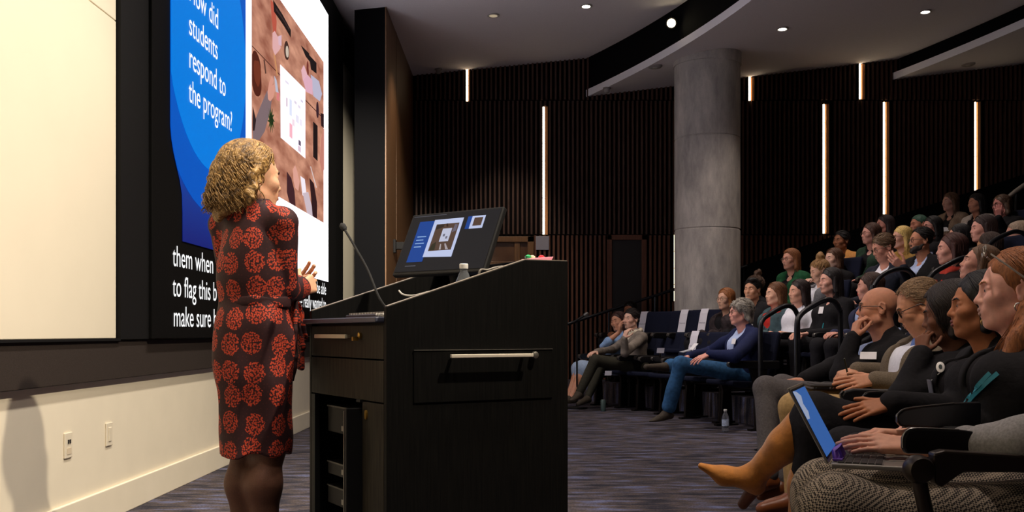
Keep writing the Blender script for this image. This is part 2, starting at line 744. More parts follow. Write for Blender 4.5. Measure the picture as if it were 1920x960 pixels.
# wall lights set between the slats
STRIP = glow('light_strip', (255, 226, 186), 7.0)
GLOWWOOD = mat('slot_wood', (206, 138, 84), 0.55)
names = ['short light slot beside the wooden pier, under the ceiling', 'tall light slot above the small grey wall sign',
         'short light slot just right of the column, under the ceiling', 'short light slot near the tip of the third ceiling panel',
         'tall light slot right of the column, left of the other two over the audience', 'tall light slot in the middle of three over the audience',
         'tall light slot farthest up the seating, by the top rows', 'low light slot half hidden by the left side of the column',
         'tiny lit end of a light slot beside the woman in green']
for (a, c_, lo_, hi_), nm in zip(slots, names):
    t = thing('wall_light', 'glowing '+nm, 'wall light', ((a+c_)/2, YF, lo_), group='vertical light slots in the slatted wall')
    wdt, hh = (c_-a), hi_-lo_
    dark = MB().box((-wdt/2-0.012, -0.05, -0.012), (-wdt/2-0.002, 0, hh+0.012)).box((wdt/2+0.002, -0.05, -0.012), (wdt/2+0.012, 0, hh+0.012))
    dark.build('slot_frame', VOID, t)
    sp = MB()
    nseg = max(1, round(hh/0.27))
    for i in range(nseg):
        sp.tube([(-wdt/2+0.018, -0.028, hh*i/nseg+0.004), (-wdt/2+0.018, -0.028, hh*(i+1)/nseg-0.004)], 0.0155 if wdt > 0.05 else 0.012, 8)
    sp.build('light_tube', STRIP, t, smooth=True)
    if wdt > 0.05:
        MB().box((0.006, -0.035, 0), (wdt/2, -0.002, hh)).build('side_panel', GLOWWOOD, t)

# wooden pier at the end of the front wall with a black face towards the screen
pier = MB()
pier.box((XW, 12.8, 0), (-1.452, YF, 5.2))
pier.box((-1.80, 11.2, 0), (-1.452, 12.8, 5.2))
pier.cur = 1
pier.box((-1.452, 11.2, 0), (-1.44, YF, 5.2))
pier.box((-1.436, 12.15, 0), (-1.4385, 12.17, 5.2))
o = pier.build('wall_pier', [VOID, WOOD])
struct(o)

# door to the right of the sign, and the wood-framed opening behind the monitor
d = thing('door_1', None, None, ((1175-CX)/SW, YF, 0))
d['kind'] = 'structure'
hw = 37/SW
fr = MB()
fr.box((-hw, -0.06, 0), (-hw+0.07, 0, 2.34)).box((hw-0.07, -0.06, 0), (hw, 0, 2.34)).box((-hw, -0.06, 2.27), (hw, 0, 2.34))
fr.build('door_frame', SLATL, d, bevel=0.004)
MB().box((-hw+0.07, -0.03, 0), (hw-0.07, -0.005, 2.27)).build('door_leaf', mat('door_dark', (22, 18, 17), 0.5), d)
MB().tube([(0, -0.05, 0.95), (0, -0.09, 0.95), (0, -0.09, 1.25), (0, -0.05, 1.25)], 0.012).build('door_handle', mat('brushed_steel', (170, 166, 158), 0.35, 0.9), d)
d = thing('window_1', None, None, ((946-CX)/SW, YF, 0))
d['kind'] = 'structure'
hw = 55/SW
fr = MB()
fr.box((-hw, -0.07, 0), (-hw+0.09, 0, 2.32)).box((hw-0.09, -0.07, 0), (hw, 0, 2.32)).box((-hw, -0.07, 2.24), (hw, 0, 2.32))
fr.box((-hw, -0.05, 1.86), (hw, 0, 1.96)).box((hw-0.28, -0.05, 0), (hw-0.2, 0, 2.24))
fr.build('window_frame', WOOD, d, bevel=0.004)
MB().box((-hw+0.09, -0.02, 0), (hw-0.09, -0.008, 2.24)).build('window_pane', mat('opening_wood', (84, 56, 34), 0.35, noise=0.3, nscale=4), d)

t = thing('wall_sign', 'small grey square sign on the slatted wall under the tall light slot', 'sign', ((1017-CX)/SW, YF-0.05, CAMZ+(HY-456)/SW))
MB().box((-0.095, -0.012, -0.1), (0.095, 0, 0.1)).build('plate', mat('sign_grey', (136, 132, 142), 0.6), t, bevel=0.004)
MB().box((-0.085, -0.002, -0.09), (0.085, 0.006, 0.09)).build('back_mount', BLACKW, t)

t = thing('wall_bracket', 'small black bracketed device on the wooden pier behind the monitor', 'wall device', (-1.44, 11.9, 1.98))
MB().box((0, -0.05, -0.08), (0.03, 0.05, 0.08)).build('back_plate', BLACKW, t, bevel=0.004)
MB().box((0.03, -0.035, -0.04), (0.13, 0.035, 0.05)).build('device_body', BLACKW, t, bevel=0.008)

# concrete column
colm = thing('column', None, None, (2.53, 12.86, 0))
colm['kind'] = 'structure'
m, nt, b = new_mat('concrete')
N, L = nt.nodes, nt.links
tc = N.new('ShaderNodeTexCoord')
mp = N.new('ShaderNodeMapping')
mp.inputs['Scale'].default_value = (1.6, 1.6, 0.5)
L.new(tc.outputs['Object'], mp.inputs[0])
n1 = N.new('ShaderNodeTexNoise')
n1.inputs['Scale'].default_value = 3
n1.inputs['Detail'].default_value = 9
n1.inputs['Roughness'].default_value = 0.7
L.new(mp.outputs[0], n1.inputs[0])
cr = N.new('ShaderNodeValToRGB')
cr.color_ramp.elements[0].position, cr.color_ramp.elements[0].color = 0.3, lin((136, 132, 130))
cr.color_ramp.elements[1].position, cr.color_ramp.elements[1].color = 0.72, lin((200, 194, 186))
L.new(n1.outputs['Fac'], cr.inputs[0])
L.new(cr.outputs[0], b.inputs['Base Color'])
b.inputs['Roughness'].default_value = 0.85
n2 = N.new('ShaderNodeTexNoise')
n2.inputs['Scale'].default_value = 60
L.new(tc.outputs['Object'], n2.inputs[0])
bp = N.new('ShaderNodeBump')
bp.inputs['Strength'].default_value = 0.25
bp.inputs['Distance'].default_value = 0.01
L.new(n2.outputs['Fac'], bp.inputs['Height'])
L.new(bp.outputs[0], b.inputs['Normal'])
CONC = m
r = 0.424
prof = [(r, 0)]
for zj in (2.27, 3.45):
    prof += [(r, zj-0.012), (r-0.008, zj-0.004), (r-0.008, zj+0.004), (r, zj+0.012)]
prof += [(r, 4.40), (r+0.012, 4.40), (r+0.012, 4.64)]
MB().lathe(prof, n=48).build('column_shaft', CONC, colm, smooth=True)

# ceilings: three panels that rise towards the back, stepping down at curved edges
Ys = [YN+(YF-YN)*i/48 for i in range(49)]


def panel(name, fa, fb, z0, sl, th=0.1):
    """Sloped panel between the curves x = fa(y) and x = fb(y)."""
    def z(x):
        return z0+sl*x
    mb = MB()
    n = len(Ys)
    vs = []
    for y in Ys:
        xa, xb = fa(y), fb(y)
        vs += [(xa, y, z(xa)), (xb, y, z(xb)), (xa, y, z(xa)+th), (xb, y, z(xb)+th)]
    fs, e0 = [], []
    for i in range(n-1):
        a, c = i*4, i*4+4
        fs += [(a, c, c+1, a+1), (a+2, a+3, c+3, c+2), (a+1, c+1, c+3, a+3)]
        e0.append((a, a+2, c+2, c))
    mb.add(vs, fs)
    mb.cur = 1
    mb.add(vs, e0)
    return struct(mb.build(name, [CEIL, CEDGE]))


panel('ceiling', lambda y: XW-0.1, lambda y: arc_x(12.0, y), 4.78, 0.10)
panel('ceiling', lambda y: arc_x(12.0, y), lambda y: arc_x(15.95, y), 4.206, 0.12)
panel('ceiling', lambda y: arc_x(15.9, y), lambda y: XR, 3.92, 0.12)
for R, zl, zh in ((12.02, lambda x: 4.30+0.12*x, lambda x: 4.80+0.1*x), (15.97, lambda x: 4.02+0.12*x, lambda x: 4.25+0.12*x)):
    mb = MB()
    for i in range(len(Ys)-1):
        p = []
        for y in (Ys[i], Ys[i+1]):
            x = arc_x(R, y)
            p += [(x, y, zl(x)), (x, y, zh(x)+0.05)]
        mb.quad(p[0], p[1], p[3], p[2])
    struct(mb.build('ceiling', VOID))
struct(MB().box((XW-0.12, YN-0.1, 6.15), (XR+0.1, YF+0.1, 6.25)).build('ceiling', VOID))

# ceiling fittings
DL = glow('downlight_lens', (255, 244, 224), 9.0)
DLD = glow('downlight_lens_dim', (200, 180, 150), 0.7)
RINGM = mat('downlight_ring', (190, 186, 180), 0.5)


def ceil_z(x, y):
    r_ = math.hypot(x-AC[0], y-AC[1])
    return 4.78+0.1*x if r_ < 12 else (4.206+0.12*x if r_ < 15.9 else 3.92+0.12*x)


for px, s, lens, lb in ((1099, 156, DL, 'bright round downlight in the front ceiling panel left of the stage spot'),
                        (925, 156, DLD, 'dim unlit round downlight in the front ceiling panel'),
                        (1467, 156, DL, 'bright round downlight in the middle ceiling panel near the column'),
                        (1735, 156, DL, 'bright round downlight in the middle ceiling panel high over the audience')):
    x, y = (px-CX)/s, FPX/s
    t = thing('ceiling_downlight', lb, 'ceiling light', (x, y, ceil_z(x, y)), group='recessed ceiling downlights')
    MB().lathe([(0.075, -0.012), (0.06, -0.014), (0.058, -0.004), (0.075, 0.004)], n=24).build('ring', RINGM, t, smooth=True)
    MB().lathe([(0.001, -0.016), (0.045, -0.015), (0.057, -0.008), (0.057, 0.0)], n=24).build('lens', lens, t, smooth=True)
t = thing('stage_spotlight', 'round glowing stage spotlight on the black step between ceiling panels', 'spotlight', (1.97, 12.30, 4.79))
dvec = unit(V(-1.2, -9, -2.2))
MB().tube([-dvec*0.10+V(0, 0, 0), V(0, 0, 0)+dvec*0.02, dvec*0.10], [0.05, 0.065, 0.07], 20).build('lamp_housing', BLACKW, t, smooth=True)
MB().tube([dvec*0.098, dvec*0.106], 0.052, 20).build('lamp_lens', glow('spot_lens', (255, 236, 190), 14), t, smooth=True)
MB().tube([V(0, 0, 0.0), V(0.02, 0.05, 0.12)], 0.012, 8).build('yoke', BLACKW, t)
lamp('stage_spot_beam', 'SPOT', V(1.97, 12.30, 4.79)+dvec*0.13, (0.6, 4.5, 1.0), 40, WARM, 0.05, 40, 0.6)
FIT = mat('fitting_white', (150, 144, 142), 0.6)
for px, py, lb, sp_ in ((1138, 163, 'small white bullet fitting under the tip of the middle ceiling panel', 0),
                        (1228, 125, 'small oval speaker disc in the middle ceiling panel beside the column', 1),
                        (1815, 120, 'small faint disc in the third ceiling panel over the top rows', 1),
                        (822, 129, 'tiny dark fixture in the front ceiling panel near the wooden pier', 0)):
    best = None
    for i in range(200):
        s = 131+i*0.5
        p = P(px, py, s)
        dz = abs(p[2]-ceil_z(p[0], p[1]))
        if best is None or dz < best[0]:
            best = (dz, p)
    p = best[1]
    t = thing('ceiling_fitting', lb, 'ceiling fitting', (p[0], p[1], ceil_z(p[0], p[1])))
    if sp_:
        MB().lathe([(0.02, -0.02), (0.08, -0.016), (0.095, -0.004), (0.095, 0.01)], n=20).build('disc', FIT, t, smooth=True)
        MB().lathe([(0.001, -0.026), (0.03, -0.024), (0.035, -0.018)], n=16).build('grille_cap', RINGM, t, smooth=True)
    else:
        MB().lathe([(0.055, -0.01), (0.055, 0.005)], n=16).build('mount', FIT, t, smooth=True)
        MB().lathe([(0.012, -0.075), (0.035, -0.06), (0.04, -0.012)], n=16).build('bulb_cap', FIT, t, smooth=True)

# raked seating tiers (arcs), clipped by the far wall
ROWR = [11.45, 12.3, 13.1, 13.95, 14.75, 15.9]
ROWZ = [0.0, 0.27, 0.58, 0.90, 1.15, 1.52]
Yt = [YN+0.02+(YF-0.06-YN)*i/60 for i in range(61)]
for k in range(1, 6):
    mb = MB()
    R = ROWR[k]-0.57
    zt, zb = ROWZ[k], ROWZ[k-1]
    vs, fs = [], []
    for y in Yt:
        x = arc_x(R, y)
        vs += [(x, y, zb-0.02), (x, y, zt), (XR, y, zt), (XR, y, zb-0.02)]
    n = len(Yt)
    for i in range(n-1):
        a, c = 4*i, 4*i+4
        fs += [(a, a+1, c+1, c), (a+1, a+2, c+2, c+1), (a+2, a+3, c+3, c+2), (a+3, a, c, c+3)]
    fs += [(0, 3, 2, 1), (4*n-4, 4*n-3, 4*n-2, 4*n-1)]
    mb.add(vs, fs)
    struct(mb.build('floor', CARPET))

# black side parapet rising along the far wall
def par_z(x):
    return 1.09+0.325*(x-0.8)


vs = [(3.1, par_z(3.1)-0.45), (7.9, par_z(7.9)-0.45), (7.9, par_z(7.9)), (3.1, par_z(3.1))]
o = MB().prism(vs, 13.93, 13.97, lambda p, q, t: (p, t, q)).build('trim_5', VOID)
struct(o)
# ------------------------------------------------------------------ front wall: boards, video wall, outlets
BOARD = mat('board_cream', (238, 228, 206), 0.55, noise=0.015, nscale=3)
t = thing('writing_board', 'large cream wall board filling the left of the front wall beside the screen', 'wall board', (XW, 0, 0.905))
MB().box((0.002, YN+0.1, 0), (0.03, 4.97, 1.595)).build('lower_sheet', BOARD, t, bevel=0.003)
MB().box((0.002, YN+0.1, 1.60), (0.03, 4.97, 3.6)).build('upper_sheet', BOARD, t, bevel=0.003)
t = thing('writing_board', 'narrow cream wall board between the screen and the black pier', 'wall board', (XW, 11.40, 0.905))
MB().box((0.002, 0, 0), (0.03, 1.45, 3.22)).build('board_sheet', BOARD, t, bevel=0.003)
MB().box((0.03, 0.0, -0.01), (0.04, 1.45, 0.02)).build('board_rail', BLACKW, t)

SCR = thing('video_wall', 'huge wall screen showing a blue slide, a workshop photo and captions', 'screen', (XW, 5.36, 0.90))
XS = 0.07
MB().box((0.0, -0.38, -0.0), (0.05, 0.0, 3.7)).build('surround', BLACKW, SCR)
MB().box((0.0, 0.0, 0.0), (XS, 6.02, 3.66)).build('display_panel', mat('display_black', (10, 9, 9), 0.7, spec=0.1), SCR, bevel=0.004)


def sy(px):
    """Height of nothing: distance along the wall seen at column px, measured from the screen's near edge."""
    return FPX*(-XW-XS)/(CX-px)-5.36


def sz(px, py):
    return (HY-py)*(-XW-XS)/(CX-px)+CAMZ-0.90


def flat(name, poly, dx, m, parent=None, th=0.002):
    mb = MB().prism(poly, XS+dx, XS+dx+th, lambda p, q, t_: (t_, p, q))
    return mb.build(name, m, parent or SCR)


yl, yr, ym = sy(318), sy(615), sy(459)
zb, zt = 0.575, 3.40
flat('slide_page', [(ym-0.01, zb), (yr, zb), (yr, zt), (ym-0.01, zt)], 0.001, glow('slide_white', (250, 246, 255), 3.0))
m, nt, b = new_mat('slide_blue')
N, L = nt.nodes, nt.links
tc = N.new('ShaderNodeTexCoord')
sp = N.new('ShaderNodeSeparateXYZ')
L.new(tc.outputs['Object'], sp.inputs[0])
mr = N.new('ShaderNodeMapRange')
mr.inputs['From Min'].default_value = zb
mr.inputs['From Max'].default_value = zb+1.9
L.new(sp.outputs['Z'], mr.inputs[0])
cr = N.new('ShaderNodeValToRGB')
cr.color_ramp.elements[0].color = lin((6, 26, 116))
cr.color_ramp.elements[1].color = lin((2, 118, 222))
q = cr.color_ramp.elements.new(0.42)
q.color = lin((4, 78, 184))
L.new(mr.outputs[0], cr.inputs[0])
L.new(cr.outputs[0], b.inputs['Emission Color'])
b.inputs['Emission Strength'].default_value = 0.95
b.inputs['Base Color'].default_value = (0, 0, 0, 1)
EDGE_L = [(318, 235), (320, 260), (324, 285), (330, 312), (336, 338), (340, 365), (341, 400)]
EL_Z = np.array([sz(a, b_) for a, b_ in EDGE_L])[::-1]
EL_Y = np.array([sy(a) for a, b_ in EDGE_L])[::-1]


def left_edge(z):
    return float(np.interp(z, EL_Z, EL_Y))


flat('blue_panel', [(sy(341), zb), (ym, zb), (ym, zt), (yl, zt)]+list(zip(EL_Y[::-1], EL_Z[::-1])), 0.003, m)


def circle_poly(cy, cz, r, n=64):
    pts = []
    for i in range(n):
        a = 2*PI*i/n
        y, z = cy+r*math.cos(a), cz+r*math.sin(a)
        z = min(max(z, zb), zt)
        pts.append((min(max(y, left_edge(z)), ym), z))
    out = [pts[0]]
    for p in pts[1:]:
        if abs(p[0]-out[-1][0])+abs(p[1]-out[-1][1]) > 1e-4:
            out.append(p)
    return out


flat('large_circle', circle_poly(sy(392), 1.92, 1.12), 0.0055, glow('circle_blue_dark', (4, 88, 196), 0.95))
flat('slide_circle', circle_poly(sy(392), 1.92, 0.84), 0.008, glow('circle_blue', (2, 126, 228), 0.95))
flat('light_band', [(yl, 3.0), (ym, 2.82), (ym, zt), (yl, zt)], 0.0105, glow('band_blue', (2, 138, 236), 0.95))
TXT = glow('slide_text', (255, 255, 255), 1.15)
RT = (PI/2, 0, PI/2)
y0 = sy(350)
for body, z, wd in (('How did', 2.045, None), ('students', 1.84, None), ('respond to', 1.64, None), ('the program?', 1.435, 1.0)):
    o = text('slide_text', body, 0.185, TXT, SCR, (XS+0.0135, y0, z-0.01), RT)
    o.scale = (0.92, 1.08, 1)
yc = sy(323)
for body, py, pxl in (('them when', 498, 323), ('to flag this b', 555, 323), ('make sure b', 612, 324)):
    o = text('caption_text', body, 0.175, TXT, SCR, (XS+0.003, sy(pxl), sz(pxl, py)), RT)
    o.scale = (0.97, 1.0, 1)
for body, py in (('to be able', 553), ('we really wanted to', 581)):
    o = text('caption_text', body, 0.175, TXT, SCR, (XS+0.003, sy(611), sz(611, py)), RT, 'RIGHT')
    o.scale = (0.97, 1.0, 1)

# the workshop photo on the slide: a wooden table from above
m, nt, b = new_mat('photo_table')
N, L = nt.nodes, nt.links
tc = N.new('ShaderNodeTexCoord')
mp = N.new('ShaderNodeMapping')
mp.inputs['Scale'].default_value = (1, 1.0, 3.0)
mp.inputs['Rotation'].default_value = (0.5, 0, 0)
L.new(tc.outputs['Object'], mp.inputs[0])
n1 = N.new('ShaderNodeTexNoise')
n1.inputs['Scale'].default_value = 2.6
n1.inputs['Detail'].default_value = 8
L.new(mp.outputs[0], n1.inputs[0])
cr = N.new('ShaderNodeValToRGB')
cr.color_ramp.elements[0].position, cr.color_ramp.elements[0].color = 0.3, lin((150, 86, 66))
cr.color_ramp.elements[1].position, cr.color_ramp.elements[1].color = 0.7, lin((224, 160, 132))
L.new(n1.outputs['Fac'], cr.inputs[0])
L.new(cr.outputs[0], b.inputs['Emission Color'])
b.inputs['Emission Strength'].default_value = 0.9
b.inputs['Base Color'].default_value = (0, 0, 0, 1)
pl, pr, pb, ptp = sy(471), sy(606), 1.17, 2.83
photo = flat('slide_photo', [(pl, pb), (pr, pb), (pr, ptp), (pl, ptp)], 0.003, m)


def item(name, pts, dx, rgb, st=0.8):
    """pts in photograph pixels on the screen plane, clipped to the photo."""
    poly = [(min(max(sy(a), pl), pr), min(max(sz(a, b_), pb), ptp)) for a, b_ in pts]
    return flat(name, poly, dx, glow('photo_'+name+str(rgb[0])+str(rgb[1]), rgb, st), photo)


def disc(name, px, py, rx, ry, dx, rgb, st=0.8, n=20):
    return item(name, [(px+rx*math.cos(2*PI*i/n), py+ry*math.sin(2*PI*i/n)) for i in range(n)], dx, rgb, st)


rg = random.Random(4)


def blob(name, px, py, rx, ry, dx, rgb, st=0.9, rough=0.25, n=22):
    """Irregular rounded patch."""
    ph = [rg.uniform(0, 6.28) for _ in range(3)]
    pts = []
    for i in range(n):
        a = 2*PI*i/n
        k = 1+rough*(0.5*math.sin(2*a+ph[0])+0.35*math.sin(3*a+ph[1])+0.25*math.sin(5*a+ph[2]))
        pts.append((px+rx*k*math.cos(a), py+ry*k*math.sin(a)+rx*k*math.cos(a)*0.7))
    return item(name, pts, dx, rgb, st)


item('paper_sheet', [(524, 121), (571, 168), (571, 297), (525, 258)], 0.006, (250, 242, 252), 1.25)
for a, b_, w_, h_, c_ in ((535, 183, 1.5, 16, (190, 160, 184)), (541, 185, 4, 30, (214, 220, 240)), (550, 188, 4, 5, (216, 206, 222)), (557, 196, 4, 5, (222, 214, 230)), (541, 230, 5, 26, (240, 176, 190)), (546, 222, 4, 12, (236, 214, 226)),
                          (553, 214, 5, 14, (226, 222, 238)), (560, 222, 4, 12, (232, 226, 240)), (558, 262, 4, 9, (96, 84, 104)), (557, 272, 5, 10, (214, 190, 206)), (533, 150, 6, 4, (222, 214, 226)), (562, 186, 4, 4, (206, 200, 220))):
    item('paper_mark', [(a, b_), (a+w_, b_+w_*0.9), (a+w_, b_+h_+w_*0.9), (a, b_+h_)], 0.0085, c_, 1.1)
blob('coffee_cup', 536, 95, 4.5, 18, 0.006, (66, 40, 34), rough=0.05)
blob('coffee', 536.5, 97, 2.6, 11, 0.0085, (214, 196, 178), rough=0.05)
blob('chair', 478, 138, 11, 40, 0.006, (84, 34, 24), rough=0.15)
blob('chair_cushion', 480, 136, 6, 26, 0.0085, (118, 52, 34), rough=0.2)
item('jacket_sleeve', [(472, 262), (472, 236), (486, 200), (498, 172), (503, 165), (508, 178), (505, 205), (494, 246), (484, 262)], 0.0085, (140, 118, 122))
item('trousers', [(471, 200), (477, 225), (474, 245), (471, 245)], 0.011, (50, 34, 38))
item('hand', [(499, 172), (502, 155), (507, 142), (510, 150), (508, 160), (512, 158), (513, 168), (510, 182), (504, 190), (500, 186)], 0.011, (238, 168, 148))
item('phone', [(511, 142), (515, 150), (519, 174), (514, 172)], 0.0135, (208, 208, 226))
item('sticky_note', [(518, 170), (522, 174), (522, 190), (517, 186)], 0.006, (240, 140, 140))
item('hand', [(509, 62), (513, 58), (517, 66), (522, 74), (524, 90), (520, 96), (513, 104), (509, 90)], 0.0085, (246, 190, 190))
item('notepad', [(519, 68), (525, 66), (525, 86), (520, 84)], 0.011, (240, 200, 216))
item('arm_sleeve', [(506, 0), (512, 6), (517, 40), (516, 62), (511, 60), (508, 32)], 0.006, (206, 96, 76))
item('pencil', [(511, 100), (513, 100), (519, 142), (517, 142)], 0.0085, (226, 160, 110))
item('pencil', [(492, 112), (494, 112), (497, 138), (495, 138)], 0.0085, (100, 66, 56))
leafs = []
for i in range(11):
    a = 2*PI*i/11
    leafs += [(506+7*math.cos(a), 224+25*math.sin(a)+5*math.cos(a)), (506+3.2*math.cos(a+0.28), 224+11*math.sin(a+0.28))]
item('plant', leafs, 0.0085, (62, 78, 42))
blob('plant_heart', 506, 224, 3, 11, 0.011, (34, 50, 24))
item('laptop', [(512, 22), (530, 48), (543, 70), (543, 56), (528, 28), (510, 0)], 0.0085, (30, 18, 18))
item('laptop_keys', [(515, 20), (528, 38), (540, 58), (540, 54), (528, 34), (514, 14)], 0.011, (64, 44, 44))
item('laptop', [(563, 85), (578, 100), (580, 116), (572, 106)], 0.006, (34, 24, 26))
item('laptop', [(578, 103), (592, 118), (592, 138), (582, 130)], 0.006, (30, 24, 26))
item('hand', [(563, 132), (568, 122), (573, 136), (577, 150), (572, 160), (566, 150)], 0.0085, (250, 196, 206))
item('shirt', [(566, 150), (574, 140), (583, 150), (584, 178), (572, 172)], 0.011, (246, 190, 210))
item('shirt', [(581, 140), (596, 152), (602, 176), (598, 190), (586, 180)], 0.0085, (206, 202, 226))
blob('bracelet', 574, 128, 2, 12, 0.0135, (120, 50, 44))
item('phone', [(586, 228), (594, 236), (594, 302), (586, 294)], 0.006, (30, 18, 20))
blob('ink_pot', 594, 206, 2.4, 15, 0.006, (56, 30, 42), rough=0.05)
item('pen_pouch', [(600, 212), (606, 214), (606, 240), (601, 236)], 0.006, (46, 22, 28))
item('arm', [(606, 240), (600, 262), (598, 300), (602, 322), (606, 318)], 0.0085, (216, 140, 124))
item('hand', [(548, 318), (552, 310), (556, 322), (560, 340), (558, 358), (552, 352), (549, 338)], 0.006, (246, 180, 162))
item('arm_sleeve', [(536, 322), (544, 334), (550, 358), (552, 404), (541, 390), (536, 360)], 0.0085, (74, 40, 46))
item('paper_scrap', [(562, 330), (570, 336), (574, 372), (566, 366)], 0.006, (236, 226, 236), 1.1)
item('arm', [(566, 362), (576, 360), (584, 392), (586, 416), (574, 408)], 0.0085, (226, 206, 216))
item('trousers', [(578, 334), (586, 344), (592, 380), (592, 416), (584, 410)], 0.011, (52, 26, 30))
item('table_seam', [(471, 85), (524, 140), (524, 142), (471, 87)], 0.004, (92, 48, 40))
item('table_seam', [(571, 186), (606, 222), (606, 224), (571, 188)], 0.004, (92, 48, 40))
item('pen', [(580, 312), (581, 312), (592, 352), (591, 352)], 0.0085, (240, 226, 226))

OUT = mat('outlet_plate', (232, 222, 200), 0.4)
OUTB = mat('outlet_slot', (30, 28, 30), 0.4)
for px, py, kind in ((126, 835, 0), (203, 814, 1)):
    s = (CX-px)/(-XW)
    lb = 'white wall outlet plate with two black ports low on the front wall' if kind == 0 else 'plain white wall switch plate to the right of the ported outlet'
    t = thing('wall_outlet', lb, 'wall outlet', (XW, FPX/s, CAMZ+(HY-py)/s))
    MB().box((0, -0.038, -0.058), (0.008, 0.038, 0.058)).build('plate', OUT, t, bevel=0.003)
    if kind == 0:
        MB().box((0.008, -0.012, 0.008), (0.011, -0.002, 0.026)).box((0.008, 0.006, 0.008), (0.011, 0.016, 0.026)).build('port', OUTB, t)
        MB().box((0.008, -0.02, -0.04), (0.010, 0.022, -0.012)).build('socket', mat('outlet_insert', (222, 206, 180), 0.4), t)
    else:
        MB().box((0.008, -0.016, -0.035), (0.012, 0.016, 0.035)).build('rocker', OUT, t, bevel=0.002)
# ------------------------------------------------------------------ lectern and what stands on it
LC = V(-0.409, 3.19, 0)
FU = unit(V(-0.515, 0.857, 0))              # along the front face, away from the camera
FV = unit(V(0.857, 0.515, 0))               # depth
LRZ = math.atan2(FU[1], FU[0])
m, nt, b = new_mat('black_oak')
N, L = nt.nodes, nt.links
tc = N.new('ShaderNodeTexCoord')
mp = N.new('ShaderNodeMapping')
mp.inputs['Scale'].default_value = (60, 60, 2.2)
L.new(tc.outputs['Object'], mp.inputs[0])
n1 = N.new('ShaderNodeTexNoise')
n1.inputs['Scale'].default_value = 3
n1.inputs['Detail'].default_value = 5
L.new(mp.outputs[0], n1.inputs[0])
cr = N.new('ShaderNodeValToRGB')
cr.color_ramp.elements[0].position, cr.color_ramp.elements[0].color = 0.35, lin((5, 5, 5))
cr.color_ramp.elements[1].position, cr.color_ramp.elements[1].color = 0.7, lin((13, 12, 11))
L.new(n1.outputs['Fac'], cr.inputs[0])
L.new(cr.outputs[0], b.inputs['Base Color'])
b.inputs['Roughness'].default_value = 0.55
b.inputs['Specular IOR Level'].default_value = 0.12
bp = N.new('ShaderNodeBump')
bp.inputs['Strength'].default_value = 0.15
bp.inputs['Distance'].default_value = 0.003
L.new(n1.outputs['Fac'], bp.inputs['Height'])
L.new(bp.outputs[0], b.inputs['Normal'])
OAK = m
FRONT = m.copy()  # same oak made lighter: light bounced onto the front is put into the colour
FRONT.name = 'black_oak_lit'
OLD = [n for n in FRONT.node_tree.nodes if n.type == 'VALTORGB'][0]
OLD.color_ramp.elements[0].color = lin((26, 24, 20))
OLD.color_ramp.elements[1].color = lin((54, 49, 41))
EDGE = mat('edge_highlight', (150, 140, 128), 0.4)  # pale colour paints the highlight along the side panels' top edges
INK = mat('matte_black', (14, 14, 15), 0.6, spec=0.3)
STEEL = mat('brushed_steel', (170, 166, 158), 0.35, 0.9)
BRASSY = mat('warm_steel', (206, 196, 172), 0.4, 0.5)
BRASS = mat('brass_lock', (190, 150, 70), 0.35, 0.8)

W, D = 0.736, 0.708
LEC = thing('lectern', 'black wood-grain lectern with steel drawer pulls and an open equipment rack', 'lectern', LC, LRZ)


def side(u0, u1):
    prof = [(0, 0.0), (0, 1.016), (0.527, 1.188), (D, 1.190), (D, 0.0)]
    return MB().prism(prof, u0, u1, lambda v, z, t: (t, -v, z))


side(0, 0.022).build('side_panel', OAK, LEC, bevel=0.002)
side(W-0.022, W).build('side_panel', OAK, LEC, bevel=0.002)
for u in (0.011, W-0.011):
    ed = MB()
    for (v0, z0), (v1, z1) in (((0.004, 1.0185), (0.527, 1.1895)), ((0.527, 1.1895), (D-0.004, 1.1915))):
        ed.prism([(v0, z0-0.001), (v1, z1-0.001), (v1, z1+0.001), (v0, z0+0.001)], u-0.010, u+0.010, lambda v, z, t: (t, -v, z))
    ed.build('edge_highlight_strip', EDGE, LEC)
MB().box((0.022, -D+0.0, 0), (W-0.022, -D+0.022, 1.187)).build('back_panel', OAK, LEC)
MB().box((0.022, -D+0.022, 1.165), (W-0.022, -0.53, 1.187)).build('top_shelf', OAK, LEC, bevel=0.002)
MB().box((0.022, -0.686, 0.945), (W-0.022, -0.02, 0.965)).build('worktop', INK, LEC)
# front: two drawers, then the rack bay with an open door
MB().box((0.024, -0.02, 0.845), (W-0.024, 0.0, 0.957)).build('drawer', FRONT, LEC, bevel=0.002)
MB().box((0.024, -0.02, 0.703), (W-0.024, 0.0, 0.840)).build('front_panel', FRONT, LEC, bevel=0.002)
h = MB()
h.box((0.29, 0.018, 0.912), (0.60, 0.030, 0.926)).box((0.31, 0, 0.914), (0.325, 0.02, 0.924)).box((0.565, 0, 0.914), (0.58, 0.02, 0.924))
dr = [o for o in LEC.children if o.name.startswith('drawer')][0]
h.build('drawer_pull', BRASSY, dr, bevel=0.002)
k_ = MB().lathe([(0.011, 0), (0.011, 0.008), (0.006, 0.010)], n=16, M=lambda p: (0.22+p[0], p[2], 0.922+p[1]))
k_.box((0.214, 0.01, 0.905), (0.226, 0.03, 0.918))
k_.build('drawer_lock', BRASS, dr, smooth=True)
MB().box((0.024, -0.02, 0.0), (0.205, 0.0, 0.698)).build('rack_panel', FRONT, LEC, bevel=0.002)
MB().box((W-0.06, -0.02, 0.0), (W-0.024, 0.0, 0.698)).build('rack_stile', INK, LEC)
MB().box((0.06, -0.66, 0.02), (W-0.06, -0.5, 0.7)).build('rack_back', INK, LEC)
MB().box((0.024, -0.66, 0.0), (W-0.024, -0.0, 0.03)).build('plinth', INK, LEC)
rd = MB().box((0.212, -0.02, 0.06), (0.232, 0.055, 0.675)).build('rack_door', INK, LEC, bevel=0.003)
